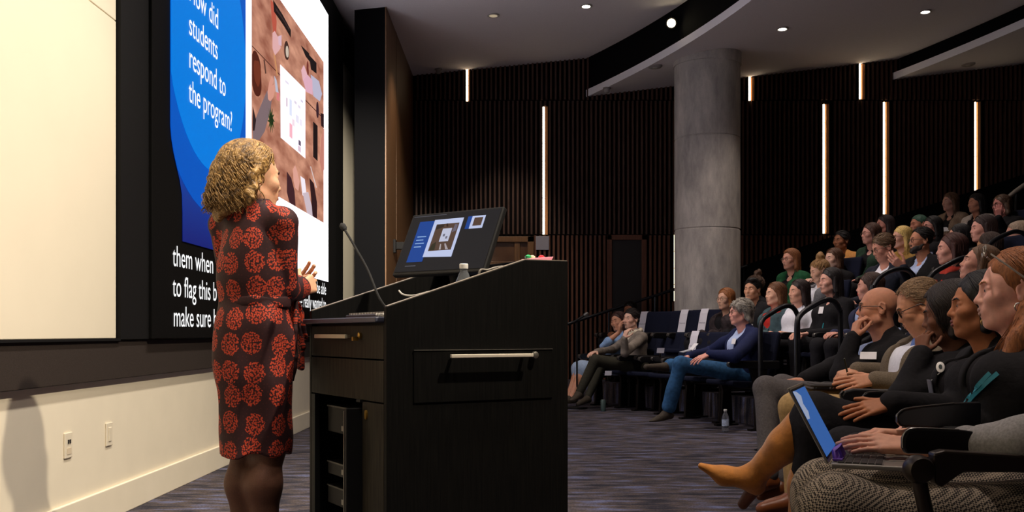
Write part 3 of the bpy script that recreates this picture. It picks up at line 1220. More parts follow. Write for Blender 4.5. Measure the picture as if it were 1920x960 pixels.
MB().box((0.233, 0.048, 0.07), (0.237, 0.056, 0.665)).build('door_edge', STEEL, rd)
MB().box((0.206, 0.02, 0.20), (0.234, 0.057, 0.207)).build('door_clip', STEEL, rd)
MB().lathe([(0.008, 0), (0.008, 0.006)], n=12, M=lambda p: (0.165+p[0], p[2], 0.655+p[1]*2)).build('door_lock', BRASS, LEC)
MB().box((0.20, -0.005, 0.695), (0.235, 0.01, 0.704)).build('door_catch', INK, LEC)
# side drawer with a long pull
fl = MB().box((-0.004, -0.639, 0.70), (0.0, -0.095, 0.874)).build('file_drawer', OAK, LEC, bevel=0.002)
MB().box((-0.0065, -0.639, 0.8735), (-0.001, -0.095, 0.8755)).build('drawer_lip', STEEL, fl)
h = MB()
h.box((-0.045, -0.534, 0.848), (-0.033, -0.213, 0.860)).box((-0.035, -0.52, 0.850), (-0.01, -0.508, 0.858)).box((-0.035, -0.24, 0.850), (-0.01, -0.228, 0.858))
h.build('drawer_pull', mat('pale_steel', (226, 216, 200), 0.45, 0.35), fl, bevel=0.002)
MB().lathe([(0.012, 0), (0.012, 0.012), (0.008, 0.014)], n=18, M=lambda p: (-0.012-p[2], -0.556+p[0], 0.854+p[1])).build('drawer_lock', STEEL, fl, smooth=True)
# sliding keyboard tray
tr = MB().box((0.03, -0.25, 0.966), (W-0.0, 0.028, 0.984)).build('keyboard_tray', mat('tray_grey', (66, 68, 84), 0.45), LEC, bevel=0.004)

# rack devices (they sit inside the lectern)
RK = mat('rack_device', (17, 17, 17), 0.5, spec=0.2)


def at_lectern(u, v, z):
    return LC+FU*u+FV*v+V(0, 0, z)


for z, hgt, lb in ((0.56, 0.10, 'patch panel with small white plugs in the open rack of the lectern'), (0.40, 0.05, 'thin dark audio unit in the middle of the lectern rack'), (0.29, 0.07, 'low rack unit with a row of small ports near the floor of the lectern')):
    t = thing('rack_unit', lb, 'rack equipment', at_lectern(0.44, 0.035, z), LRZ)
    MB().box((-0.20, -0.36, 0), (0.19, 0, hgt)).build('unit_case', RK, t, bevel=0.003)
    pt = MB()
    for i in range(8):
        pt.box((-0.185+i*0.03, 0, 0.012), (-0.168+i*0.03, 0.003, 0.03))
    pt.build('port_row', mat('port_grey', (150, 146, 136), 0.5), t)
    if z == 0.56:
        pg = MB()
        for i in (0, 1.1, 3, 3.8):
            pg.box((-0.18+i*0.03, 0.0, 0.05), (-0.168+i*0.03, 0.03, 0.085))
        pg.build('plugs', mat('plug_white', (226, 220, 206), 0.4), t, bevel=0.002)
    MB().box((-0.2, 0.0, hgt-0.006), (0.19, 0.004, hgt)).build('front_lip', mat('lip_steel', (60, 58, 54), 0.4, 0.7), t)

# keyboard, coiled cable and papers on the tray
t = thing('keyboard', 'pale keyboard lying on the pulled-out lectern tray', 'keyboard', at_lectern(0.33, 0.13, 0.984), LRZ)
MB().box((-0.21, -0.07, 0), (0.21, 0.06, 0.014)).build('case', mat('kb_dark', (52, 50, 58), 0.5), t, bevel=0.004)
ks = MB()
for r_ in range(5):
    for c_ in range(15):
        ks.box((-0.2+c_*0.0266, -0.062+r_*0.024, 0.014), (-0.2+c_*0.0266+0.021, -0.062+r_*0.024+0.018, 0.021))
ks.build('keys', mat('kb_keys', (150, 146, 140), 0.5), t)
t = thing('cable', 'pale coiled cable lying across the lectern tray', 'cable', at_lectern(0.14, 0.06, 0.984), LRZ)
pts = [(0.05*math.cos(a*0.7)+0.006*a/6, -0.01+0.03*math.sin(a*0.7), 0.008+0.003*math.sin(a*3)) for a in np.linspace(0, 20, 60)]
MB().tube(pts, 0.004, 6).build('cable_coil', mat('cable_pale', (180, 176, 168), 0.5), t, smooth=True)

# monitor
t = thing('monitor', 'black tilted monitor on the lectern showing the slide', 'monitor', (-0.454, 3.70, 1.146), math.atan2(-0.6, 0.8))
MW, MH = 0.44, 0.266
tl = math.atan2(0.1175, 0.239)


def mon(p):
    """Local screen coordinates (across, up, out) -> monitor frame."""
    a, u, o_ = p
    return (a, u*math.sin(tl)-o_*math.cos(tl), u*math.cos(tl)+o_*math.sin(tl))


SCR2 = mat('monitor_glass', (24, 24, 28), 0.25, spec=0.4)
MB().box((0, 0, -0.022), (MW, MH, 0), mon).build('housing', INK, t, bevel=0.004)
sc_ = MB().box((0.008, 0.014, 0.0005), (MW-0.008, MH-0.008, 0.0015), mon).build('display', glow('monitor_dark', (46, 45, 50), 0.5), t)


def mpatch(name, poly, o0, mm, par):
    return MB().prism(poly, o0, o0+0.0006, lambda p, q, t_: mon((p*MW, q*MH, t_))).build(name, mm, par)


mpatch('blue_panel', [(0.12, 0.20), (0.30, 0.20), (0.30, 0.86), (0.12, 0.86)], 0.002, glow('mon_blue', (28, 78, 168), 0.7), sc_)
pg = mpatch('slide_page', [(0.29, 0.27), (0.61, 0.25), (0.61, 0.87), (0.29, 0.87)], 0.0028, glow('mon_white', (196, 206, 240), 0.9), sc_)
mpatch('slide_photo', [(0.33, 0.36), (0.58, 0.36), (0.58, 0.79), (0.33, 0.79)], 0.0036, glow('mon_photo', (92, 70, 60), 0.8), sc_)
mpatch('photo_sheet', [(0.42, 0.50), (0.52, 0.50), (0.52, 0.71), (0.42, 0.71)], 0.0044, glow('mon_sheet', (206, 210, 234), 0.8), sc_)
for nm_, poly_, c_ in (('photo_arm', [(0.34, 0.37), (0.40, 0.37), (0.39, 0.50), (0.35, 0.46)], (58, 54, 40)), ('photo_arm', [(0.45, 0.37), (0.47, 0.37), (0.455, 0.46), (0.445, 0.46)], (196, 186, 190)), ('photo_arm', [(0.52, 0.37), (0.55, 0.37), (0.50, 0.47), (0.49, 0.46)], (190, 180, 186)),
                       ('photo_arm', [(0.34, 0.70), (0.42, 0.74), (0.42, 0.78), (0.34, 0.78)], (60, 48, 44)), ('photo_arm', [(0.53, 0.64), (0.57, 0.66), (0.57, 0.76), (0.54, 0.77)], (120, 112, 128)), ('photo_arm', [(0.45, 0.74), (0.47, 0.74), (0.455, 0.79), (0.44, 0.79)], (60, 40, 36)),
                       ('sheet_mark', [(0.445, 0.58), (0.465, 0.58), (0.465, 0.62), (0.445, 0.62)], (120, 120, 140)), ('sheet_mark', [(0.48, 0.54), (0.50, 0.54), (0.50, 0.58), (0.48, 0.58)], (130, 128, 146))):
    mpatch(nm_, poly_, 0.0052 if nm_ == 'sheet_mark' else 0.0044, glow('mon_%d_%d' % c_[:2], c_, 0.7), sc_)
mpatch('next_slide', [(0.70, 0.68), (0.84, 0.68), (0.84, 0.88), (0.70, 0.88)], 0.002, glow('mon_white', (196, 206, 240), 0.9), sc_)
mpatch('next_blue', [(0.655, 0.68), (0.70, 0.68), (0.70, 0.88), (0.655, 0.88)], 0.0021, glow('mon_blue', (28, 78, 168), 0.7), sc_)
mpatch('next_photo', [(0.73, 0.72), (0.82, 0.72), (0.82, 0.85), (0.73, 0.85)], 0.0028, glow('mon_photo', (92, 70, 60), 0.8), sc_)
for q in range(4):
    mpatch('text_line', [(0.15, 0.60-q*0.055), (0.25-0.02*(q % 2), 0.60-q*0.055), (0.25-0.02*(q % 2), 0.615-q*0.055), (0.15, 0.615-q*0.055)], 0.0028, glow('mon_text', (150, 186, 236), 0.8), sc_)
mpatch('toolbar', [(0.12, 0.13), (0.24, 0.13), (0.24, 0.145), (0.12, 0.145)], 0.002, glow('mon_bar', (110, 110, 120), 0.5), sc_)
mpatch('tab_bar', [(0.03, 0.945), (0.4, 0.945), (0.4, 0.955), (0.03, 0.955)], 0.002, glow('mon_bar', (110, 110, 120), 0.5), sc_)
st = MB()
st.tube([mon((MW*0.55, 0.10, -0.02)), mon((MW*0.55, 0.02, -0.09)), (MW*0.55, 0.10, -0.1), (MW*0.55, 0.10, -0.172)], 0.026, 14)
st.build('stand', INK, t, smooth=True)
MB().lathe([(0.12, -0.181), (0.12, -0.172), (0.10, -0.168)], c=(MW*0.55, 0.10, 0), n=28).build('stand_base', INK, t, smooth=True)

# water bottles
GLASSY = mat('bottle_plastic', (225, 232, 240), 0.08, trans=0.9)
GLASSY.node_tree.nodes['Principled BSDF'].inputs['IOR'].default_value = 1.2
WHITE = mat('white_plastic', (238, 236, 232), 0.4)
LABEL = mat('bottle_label', (176, 190, 214), 0.5, noise=0.3, nscale=60)


def bottle(name, label, loc, h=0.2, group=None):
    t = thing(name, label, 'bottle', loc, group=group)
    k = h/0.2
    prof = [(0.024, 0.0), (0.031, 0.006), (0.031, 0.03), (0.029, 0.036), (0.031, 0.042), (0.031, 0.12), (0.027, 0.14), (0.016, 0.168), (0.0125, 0.176), (0.0125, 0.184)]
    MB().lathe([(r*k, z*k) for r, z in prof], n=28).build('bottle_body', GLASSY, t, smooth=True)
    MB().lathe([(0.0145*k, 0.183*k), (0.0150*k, 0.186*k), (0.0150*k, 0.198*k), (0.013*k, 0.2*k)], n=24).build('bottle_cap', WHITE, t, smooth=True)
    MB().lathe([(0.0314*k, 0.055*k), (0.0314*k, 0.108*k)], n=28).build('bottle_label', LABEL, t, smooth=True)
    return t


p = at_lectern(0.06, 0.315, 0.965)
bottle('water_bottle', 'clear water bottle with a white cap on the lectern beside the monitor', p, 0.205)
p = P(1360, 808, 199)
bottle('water_bottle', 'clear water bottle standing on the carpet by the aisle railing', (p[0], p[1], 0), 0.215)

# gooseneck microphone
t = thing('gooseneck_microphone', 'thin black gooseneck microphone rising from the near corner of the lectern', 'microphone', at_lectern(0.05, 0.045, 0.984))
o0 = at_lectern(0.05, 0.045, 0.984)
tip = P(637, 416, 530)
pts = smooth_path([o0-o0+V(0, 0, 0.004), P(712, 560, 566)-o0, P(690, 507, 556)-o0, P(668, 467, 546)-o0, P(646, 430, 535)-o0], 8)
MB().tube(pts, 0.0042, 8).build('gooseneck', INK, t, smooth=True)
d_ = unit(pts[-1]-pts[-3])
MB().tube([pts[-1]-d_*0.004, pts[-1]+d_*0.006, pts[-1]+d_*0.022, pts[-1]+d_*0.032], [0.006, 0.0115, 0.0115, 0.005], 14).build('mic_head', mat('mic_foam', (34, 34, 36), 0.9, bump=0.4, bscale=500), t, smooth=True)
MB().lathe([(0.022, 0.0), (0.022, 0.006), (0.010, 0.012)], n=18).build('mic_base', INK, t, smooth=True)

# cables behind the bottle, the blue tape dispenser and the sweets
t = thing('cable', 'grey cable looping over the lectern side behind the water bottle', 'cable', at_lectern(0.08, 0.40, 0.966))
q0 = at_lectern(0.08, 0.40, 0.966)
pts = smooth_path([V(0, 0, 0.005), P(898, 515, 540)-q0, P(915, 506, 537)-q0, P(940, 500, 533)-q0, P(962, 503, 531)-q0, at_lectern(0.06, 0.56, 1.192)-q0], 8)
MB().tube(pts, 0.004, 8).build('cable_loop', mat('cable_grey', (130, 124, 116), 0.5), t, smooth=True)
t = thing('cable', 'thin white cable curling on the lectern worktop under the monitor', 'cable', at_lectern(0.15, 0.2, 0.966))
q0 = at_lectern(0.15, 0.2, 0.966)
pts = smooth_path([P(748, 545, 520)-q0, P(756, 552, 524)-q0, P(775, 554, 530)-q0, P(800, 548, 535)-q0, P(815, 545, 538)-q0], 8)
MB().tube(pts, 0.003, 8).build('cable_curl', mat('cable_white', (190, 186, 178), 0.5), t, smooth=True)
t = thing('document_box', 'small blue-grey box of cards on the lectern under the monitor', 'box', at_lectern(0.16, 0.40, 0.965), LRZ)
MB().box((-0.06, -0.05, 0), (0.06, 0.05, 0.115)).build('box_body', mat('box_blue', (66, 78, 118), 0.6), t, bevel=0.004)
MB().box((-0.062, -0.052, 0.085), (0.062, 0.052, 0.118)).build('box_lid', mat('box_blue_lid', (84, 96, 136), 0.6), t, bevel=0.004)
t = thing('sweet_packet', 'pink packet of red and green sweets on the back edge of the lectern', 'packet', at_lectern(0.05, 0.60, 1.190), LRZ)
MB().prism([(-0.045, 0), (0.05, 0), (0.06, 0.016), (-0.04, 0.006)], -0.03, 0.03, lambda p_, q_, t_: (t_, -p_, q_)).build('packet', mat('pink_wrap', (232, 150, 170), 0.4), t, bevel=0.002)
for i, (c_, x_, y_) in enumerate((((60, 180, 110), 0.0, 0.03), ((236, 60, 70), -0.01, -0.02), ((240, 236, 190), 0.012, 0.005), ((90, 200, 120), 0.01, 0.025))):
    MB().lathe([(0.004, 0.004), (0.011, 0.010), (0.011, 0.016), (0.004, 0.021)], c=(x_, y_, 0.0), n=14).build('sweet', mat('sweet%d' % i, c_, 0.3), t, smooth=True)
# ------------------------------------------------------------------ people


def skin_mat(rgb):
    k = 'skin_%d_%d_%d' % rgb
    if k in MATS:
        return MATS[k]
    m = mat(k, rgb, 0.55, noise=0.07, nscale=60, bump=0.06, bscale=300, spec=0.25)
    b = m.node_tree.nodes['Principled BSDF']
    b.inputs['Subsurface Weight'].default_value = 0.25
    b.inputs['Subsurface Radius'].default_value = (0.012, 0.005, 0.003)
    return m


def darker(c, f):
    return tuple(int(max(0, min(255, x*f))) for x in c)


def hair_mat(rgb, curly=False):
    k = 'hair_%d_%d_%d' % rgb
    if k in MATS:
        return MATS[k]
    m = mat(k, rgb, 0.5, noise=0.45, nscale=60 if curly else 70, bump=0.3, bscale=120 if curly else 140,
            stretch=(1, 1, 1) if curly else (2.2, 2.2, 0.5), spec=0.4)
    return m


EYEW = mat('eye_white', (196, 186, 180), 0.3)


def frame(yaw, pitch=0.0, roll=0.0):
    """Columns: forward, left, up."""
    c, s = math.cos(yaw), math.sin(yaw)
    R = np.array([[c, -s, 0], [s, c, 0], [0, 0, 1.0]])
    cp, sp_ = math.cos(pitch), math.sin(pitch)
    Rp = np.array([[cp, 0, -sp_], [0, 1, 0], [sp_, 0, cp]])
    cr_, sr = math.cos(roll), math.sin(roll)
    Rr = np.array([[1, 0, 0], [0, cr_, -sr], [0, sr, cr_]])
    return R @ Rp @ Rr


def head_shapes(C, R, sc, o):
    """Skull, face and neck as blended shapes."""
    fem = o.get('fem', False)
    nose = o.get('nose', 1.0)
    jaw = o.get('jaw', 1.0)

    def q(x, y, z):
        return C+R @ (V(x, y, z)*sc)

    def E(c, r, k=0.02, op='+'):
        return ell(q(*c), V(*r)*sc, R, k*sc, op)

    def C_(a, b, ra, rb=None, k=0.02, op='+'):
        return cap(q(*a), q(*b), ra*sc, None if rb is None else rb*sc, k*sc, op)
    j = jaw*(0.94 if fem else 1.0)
    S = [E((-0.014, 0, 0.034), (0.098, 0.077, 0.084)),
         E((0.028, 0, -0.018), (0.062, 0.060, 0.088), 0.03),
         E((0.030, 0, -0.068), (0.052*j, 0.050*j, 0.042), 0.03),
         C_((0.072, -0.008, -0.101), (0.072, 0.008, -0.101), 0.017*j, k=0.022),
         C_((0.0, -0.052*j, -0.065), (0.058, -0.018, -0.10), 0.018, 0.014, 0.025),
         C_((0.0, 0.052*j, -0.065), (0.058, 0.018, -0.10), 0.018, 0.014, 0.025),
         C_((0.077, -0.034, 0.022), (0.084, 0, 0.020), 0.010 if fem else 0.012, k=0.014),
         C_((0.077, 0.034, 0.022), (0.084, 0, 0.020), 0.010 if fem else 0.012, k=0.014)]
    for s in (-1, 1):
        S.append(E((0.062, 0.040*s, -0.024), (0.026, 0.024, 0.024), 0.02))
        S.append(ball(q(0.095, 0.033*s, 0.003), 0.0170*sc, 0.014*sc, '-'))
        S.append(ball(q(0.0715, 0.032*s, 0.003), 0.0150*sc, 0.006*sc))
        S.append(C_((0.0775, 0.019*s, 0.0095), (0.0745, 0.044*s, 0.0080), 0.0070, k=0.006))
        S.append(C_((0.0775, 0.020*s, -0.0090), (0.0745, 0.044*s, -0.0082), 0.0058, k=0.008))
    nx = 0.094+0.011*nose
    S += [C_((0.083, 0, 0.016), (nx-0.008, 0, -0.020), 0.0075, 0.0090, 0.016),
          C_((nx-0.010, 0, -0.020), (nx, 0, -0.0305), 0.0085, 0.0098, 0.010),
          ball(q(0.095, 0.0115, -0.034), 0.0085*sc, 0.009*sc), ball(q(0.095, -0.0115, -0.034), 0.0085*sc, 0.009*sc),
          E((0.080, 0, -0.062), (0.020, 0.028, 0.026), 0.016)]
    for s in (-1, 1):
        S += [E((-0.016, 0.077*s, -0.002), (0.020, 0.0085, 0.033), 0.007),
              ell(q(-0.010, 0.086*s, 0.002), V(0.010, 0.006, 0.018)*sc, R, 0.005*sc, '-'),
              C_((-0.030, 0.083*s, 0.020), (-0.012, 0.084*s, 0.029), 0.0045, k=0.006), C_((-0.034, 0.082*s, -0.008), (-0.030, 0.083*s, 0.020), 0.0045, k=0.006),
              C_((-0.014, 0.080*s, -0.030), (-0.010, 0.079*s, -0.026), 0.008, k=0.008)]
    return S, q, E, C_


def head_chunks(C, R, sc, h, o, neck_to):
    S, q, E, C_ = head_shapes(C, R, sc, o)
    nr = 0.049 if o.get('fem') else 0.057
    S.append(cap(q(-0.022, 0, -0.055), neck_to, nr*sc, nr*1.08*sc, 0.03*sc))
    S.append(cap(q(0.020, 0, -0.085), neck_to, 0.036*sc, nr*0.95*sc, 0.03*sc))
    out = [(*surf(S, h), 0)]
    if o.get('detail', True):
        e, ir, lp, br = [], [], [], []
        for s in (-1, 1):
            e.append(ball(q(0.0732, 0.032*s, 0.0012), 0.0134*sc, 0.001))
            ir.append(ball(q(0.0815, 0.0318*s, 0.0008), 0.0068*sc, 0.001))
            hv = (np.asarray(out[0][0])-C) @ R/sc

            def on(y, z):
                m_ = (np.abs(hv[:, 1]-y) < 0.006) & (np.abs(hv[:, 2]-z) < 0.006)
                return (hv[m_, 0].max() if m_.any() else 0.085, y, z)
            pts = [on(0.012*s, 0.0225), on(0.022*s, 0.0265), on(0.033*s, 0.0285), on(0.042*s, 0.0265), on(0.050*s, 0.022)]
            for i_ in range(4):
                br.append(C_(pts[i_], pts[i_+1], (0.0022, 0.0027, 0.0026, 0.0020)[i_], (0.0027, 0.0026, 0.0020, 0.0010)[i_], 0.004))
        out.append((*surf(e, max(h*0.8, 0.002*sc)), 1))
        out.append((*surf(ir, max(h*0.6, 0.0015*sc)), 2))
        lp += [C_((0.097, -0.009, -0.0585), (0.097, 0.009, -0.0585), 0.0055, k=0.008), C_((0.097, 0, -0.0585), (0.085, 0.021, -0.0625), 0.0052, 0.003, 0.008), C_((0.097, 0, -0.0585), (0.085, -0.021, -0.0625), 0.0052, 0.003, 0.008)]
        out.append((*surf(lp, max(h*0.6, 0.0015*sc)), 3))
        lp = [C_((0.0945, -0.008, -0.0705), (0.0945, 0.008, -0.0705), 0.0068, k=0.006), C_((0.0945, 0.008, -0.0705), (0.084, 0.020, -0.0655), 0.006, 0.003, 0.006), C_((0.0945, -0.008, -0.0705), (0.084, -0.020, -0.0655), 0.006, 0.003, 0.006)]
        out.append((*surf(lp, max(h*0.6, 0.0015*sc)), 3))
        out.append((*surf(br, max(h*0.5, 0.0016*sc)), 4))
    return out


def hair_shapes(C, R, sc, style, o):
    def q(x, y, z):
        return C+R @ (V(x, y, z)*sc)

    def E(c, r, k=0.02, op='+'):
        return ell(q(*c), V(*r)*sc, R, k*sc, op)

    def C_(a, b, ra, rb=None, k=0.025, op='+'):
        return cap(q(*a), q(*b), ra*sc, None if rb is None else rb*sc, k*sc, op)

    def PL(p, n, k=0.012):
        return plane(q(*p), R @ V(*n), k*sc)
    hl = o.get('hairline', 0.0)               # moves the hairline back
    front = PL((0.052-hl, 0, 0.030), (0.80, 0, -0.60))
    face = ell(q(0.088, 0, -0.030), V(0.070, 0.066, 0.100)*sc, R, 0.012*sc, '-')
    amp = 0.0022
    fr = 170
    st = (1, 1, 0.25)
    if style == 'short':
        S = [E((-0.020, 0, 0.042), (0.107, 0.085, 0.090)), front, PL((-0.06, 0, -0.062), (0.15, 0, -1)), face]
        if o.get('part'):
            S.insert(1, E((0.04, 0.02, 0.105), (0.055, 0.055, 0.03)))
    elif style == 'thin':
        S = [E((-0.022, 0, 0.038), (0.104, 0.083, 0.088)), PL((0.02-hl, 0, 0.05), (0.75, 0, -0.66)), PL((-0.06, 0, -0.062), (0.15, 0, -1)), face]
        amp = 0.0015
    elif style == 'fringe':                    # bald on top, a low band of hair round the back
        S = [E((-0.020, 0, 0.020), (0.103, 0.0815, 0.080)), PL((0, 0, 0.012), (0, 0, 1)), PL((-0.012, 0, 0), (1, 0, 0)), PL((0, 0, -0.06), (0, 0, -1))]
        amp = 0.001
    elif style == 'wavy_grey':
        S = [E((-0.024, 0, 0.048), (0.116, 0.096, 0.096)), C_((-0.075, 0, -0.01), (-0.085, 0, -0.065), 0.06, 0.045), C_((-0.03, 0.068, 0.02), (-0.05, 0.07, -0.055), 0.03, 0.026), C_((-0.03, -0.068, 0.02), (-0.05, -0.07, -0.055), 0.03, 0.026), PL((0.058-hl, 0, 0.040), (0.80, 0, -0.60)), face]
        amp, fr, st = 0.006, 120, (1, 1, 0.8)
    elif style == 'bob':
        S = [E((-0.022, 0, 0.044), (0.107, 0.088, 0.090)), C_((-0.055, 0, 0.0), (-0.062, 0, -0.09), 0.072, 0.060), front, face]
        for s in (-1, 1):
            S.append(C_((-0.006, 0.068*s, 0.03), (-0.008, 0.074*s, -0.085), 0.024, 0.022))
    elif style in ('long', 'long_wavy', 'pulled'):
        ln = o.get('hair_len', 0.26)
        S = [E((-0.022, 0, 0.044), (0.106, 0.087, 0.089)), C_((-0.052, 0, 0.0), (-0.070, 0, -ln*0.85), 0.072, 0.050), front, face]
        if style == 'pulled':
            S += [C_((-0.045, 0.070, -0.02), (-0.01, 0.100, -0.15), 0.030, 0.036), C_((-0.01, 0.100, -0.15), (0.07, 0.118, -ln), 0.036, 0.028)]
        else:
            for s in (-1, 1):
                S.append(C_((-0.010, 0.068*s, 0.03), (-0.020, 0.076*s, -0.10), 0.024, 0.026))
    elif style == 'tied':
        S = [E((-0.020, 0, 0.042), (0.105, 0.083, 0.089)), C_((-0.105, 0, 0.01), (-0.12, 0, -0.02), 0.035, 0.03), front, PL((-0.06, 0, -0.075), (0.2, 0, -1)), face]
    elif style == 'bun':
        S = [E((-0.020, 0, 0.042), (0.106, 0.084, 0.090)), ball(q(-0.05, 0, 0.155), 0.048*sc, 0.02*sc), front, PL((-0.06, 0, -0.07), (0.2, 0, -1)), face]
        amp, fr, st = 0.005, 110, (1, 1, 1)
    elif style == 'curly_long':
        S = [E((-0.022, 0, 0.044), (0.108, 0.090, 0.091)), C_((-0.055, 0, 0.0), (-0.075, 0, -0.11), 0.078, 0.070), front, face]
        for s in (-1, 1):
            S.append(C_((-0.02, 0.070*s, 0.03), (-0.03, 0.085*s, -0.10), 0.03, 0.035))
        amp, fr, st = 0.006, 80, (1, 1, 1)
    else:
        return None, None
    # waves are laid out in world axes; heads are close enough to upright
    return S, waves(fr/sc, amp*sc, seed=o.get('seed', 3), stretch=st)


def strands(C, R, sc, style, o, n, r):
    """Locks of hair as thin tapering tubes that follow the head and then hang."""
    rg = np.random.default_rng(o.get('seed', 3)+100)
    M = o.get('nseg', 26 if style == 'curly_long' else 14)
    e0, er = V(-0.021, 0, 0.043), V(0.1085, 0.0885, 0.0915)*o.get('vol', 1.0)
    hl = o.get('hairline', 0.0)
    down = style in ('bob', 'long', 'long_wavy', 'pulled', 'curly_long')
    t = np.linspace(0, 1, M)[None, :, None]

    def slerp(a, b, w):
        a = a/np.linalg.norm(a, axis=1, keepdims=True)
        b = b/np.linalg.norm(b, axis=1, keepdims=True)
        om = np.arccos(np.clip((a*b).sum(1), -0.999, 0.999))[:, None, None]
        return (np.sin((1-w)*om)*a[:, None, :]+np.sin(w*om)*b[:, None, :])/np.sin(om)
    lift = 1.0+rg.uniform(-0.01, 0.05, (n, 1, 1))
    if down:
        pr = rg.uniform(0, 1, n)
        s = np.where(rg.uniform(size=n) < 0.5, -1.0, 1.0)
        u0 = np.stack([0.72-hl*6-1.35*pr, s*rg.uniform(0.0, 0.22, n), np.full(n, 1.0)], 1)
        lo = 106.0 if style == 'pulled' else o.get('face_edge', 84.0)
        phi = np.radians(lo+(180-lo)*pr**0.9+rg.normal(0, 6, n))
        ep = np.radians(rg.uniform(-22, 2, n))
        u1 = np.stack([np.cos(phi)*np.cos(ep), s*np.sin(phi)*np.cos(ep), np.sin(ep)], 1)
        ln = {'bob': 0.10, 'curly_long': 0.12}.get(style, o.get('hair_len', 0.26))*rg.uniform(0.75, 1.08, n)
        arc = 0.13
        tot = arc+ln
        w = t*tot[:, None, None]
        q_ = slerp(u0, u1, np.clip(w/arc, 0, 1))
        P_ = e0+er*q_*lift
        d = np.clip(w-arc, 0, None)
        rad = np.stack([np.cos(phi), s*np.sin(phi), np.zeros(n)], 1)[:, None, :]
        inw = rg.uniform(*o.get('flare', (-0.28, 0.06)), (n, 1, 1))
        P_ = P_+V(0, 0, -1)*d+rad*d*inw
        if style == 'bob':
            P_ = P_-rad*np.clip(d-0.05, 0, None)**1.5*2.0
        if style == 'pulled':
            fr = (s > 0)[:, None, None]*np.clip(d-0.06, 0, None)
            P_ = P_+V(0.55, 0.10, 0)*fr
        tan = np.stack([-np.sin(phi)*s, np.cos(phi), np.zeros(n)], 1)[:, None, :]
        am, fq = {'long_wavy': (0.008, 62), 'curly_long': (0.009*o.get('curl', 1.0), 95)}.get(style, (0.0025, 40))
        ph = rg.uniform(0, 6.28, (n, 1, 1))
        P_ = P_+(tan*np.sin(w*fq+ph)+rad*np.cos(w*fq+ph)*0.8)*am*np.clip((w-o.get('curl_from', 0.0))/0.08, 0.12, 1)
        if o.get('bangs'):
            nb = n//5
            y = rg.uniform(-1, 1, nb)
            b0 = np.stack([np.full(nb, 0.35), y*0.35, np.full(nb, 1.0)], 1)
            az, el_ = y*math.radians(52), np.radians(rg.uniform(22, 34, nb))
            b1 = np.stack([np.cos(az)*np.cos(el_), np.sin(az)*np.cos(el_), np.sin(el_)], 1)
            P_ = np.concatenate([P_, e0+er*slerp(b0, b1, np.repeat(t, nb, 0))*1.04])
    else:
        k = n*4
        u0 = rg.normal(size=(k, 3))
        u0 /= np.linalg.norm(u0, axis=1, keepdims=True)
        p0 = e0+er*u0
        ok = ((p0[:, 0]-0.050+hl)*0.8-(p0[:, 2]-0.03)*0.6 < 0) & (p0[:, 2] > -0.05) & ~((np.abs(p0[:, 1]) > 0.06) & (p0[:, 2] < 0.02) & (p0[:, 0] > -0.03))
        u0 = u0[ok][:n]
        n = len(u0)
        ln = {'wavy_grey': 0.55, 'tied': 0.8, 'bun': 0.8, 'thin': 0.35}.get(style, 0.42)
        back = V(-1.0, 0, -0.45) if style not in ('bun',) else V(-0.5, 0, 0.9)
        u1 = u0+back*ln+rg.normal(0, 0.07, (n, 3))
        if style == 'wavy_grey':
            u1[:, 2] -= 0.25
        P_ = e0+er*slerp(u0, u1, np.repeat(t, n, 0))*(lift[:n]-0.005)
        if style == 'wavy_grey':
            P_ = P_+0.006*np.sin(t*9+rg.uniform(0, 6.28, (n, 1, 3)))+0.008*(P_-e0)/0.1
        if style == 'tied':
            P_ = np.concatenate([P_])
    # clear of the face
    f = (P_-V(0.088, 0, -0.030))/V(0.066, 0.064, 0.096)
    fl = np.linalg.norm(f, axis=2)
    push = np.clip(1.02-fl, 0, None)[:, :, None]
    P_ = P_+push*np.sign(P_[:, :, 1:2])*V(0, 0.06, 0)-push*V(0.05, 0, 0)
    W = C+(P_*sc) @ R.T
    n = len(W)
    tg = np.gradient(W, axis=1)
    tg /= np.maximum(np.linalg.norm(tg, axis=2, keepdims=True), 1e-9)
    ref = W-(C+R @ (e0*sc))
    a = np.cross(tg, ref)
    a /= np.maximum(np.linalg.norm(a, axis=2, keepdims=True), 1e-9)
    b = np.cross(tg, a)
    prof = (r*sc*rg.uniform(0.7, 1.3, (n, 1)))*(1-0.75*np.linspace(0, 1, M)**3)[None, :]
    K = 5
    vs = np.stack([W+prof[:, :, None]*(a*math.cos(2*PI*i/K)*1.5+b*math.sin(2*PI*i/K)) for i in range(K)], 2)
    idx = np.arange(n*M*K).reshape(n, M, K)
    A = idx[:, :-1, :]
    B = idx[:, 1:, :]
    Q = np.stack([A, np.roll(A, -1, 2), np.roll(B, -1, 2), B], -1).reshape(-1, 4)
    return vs.reshape(-1, 3), Q


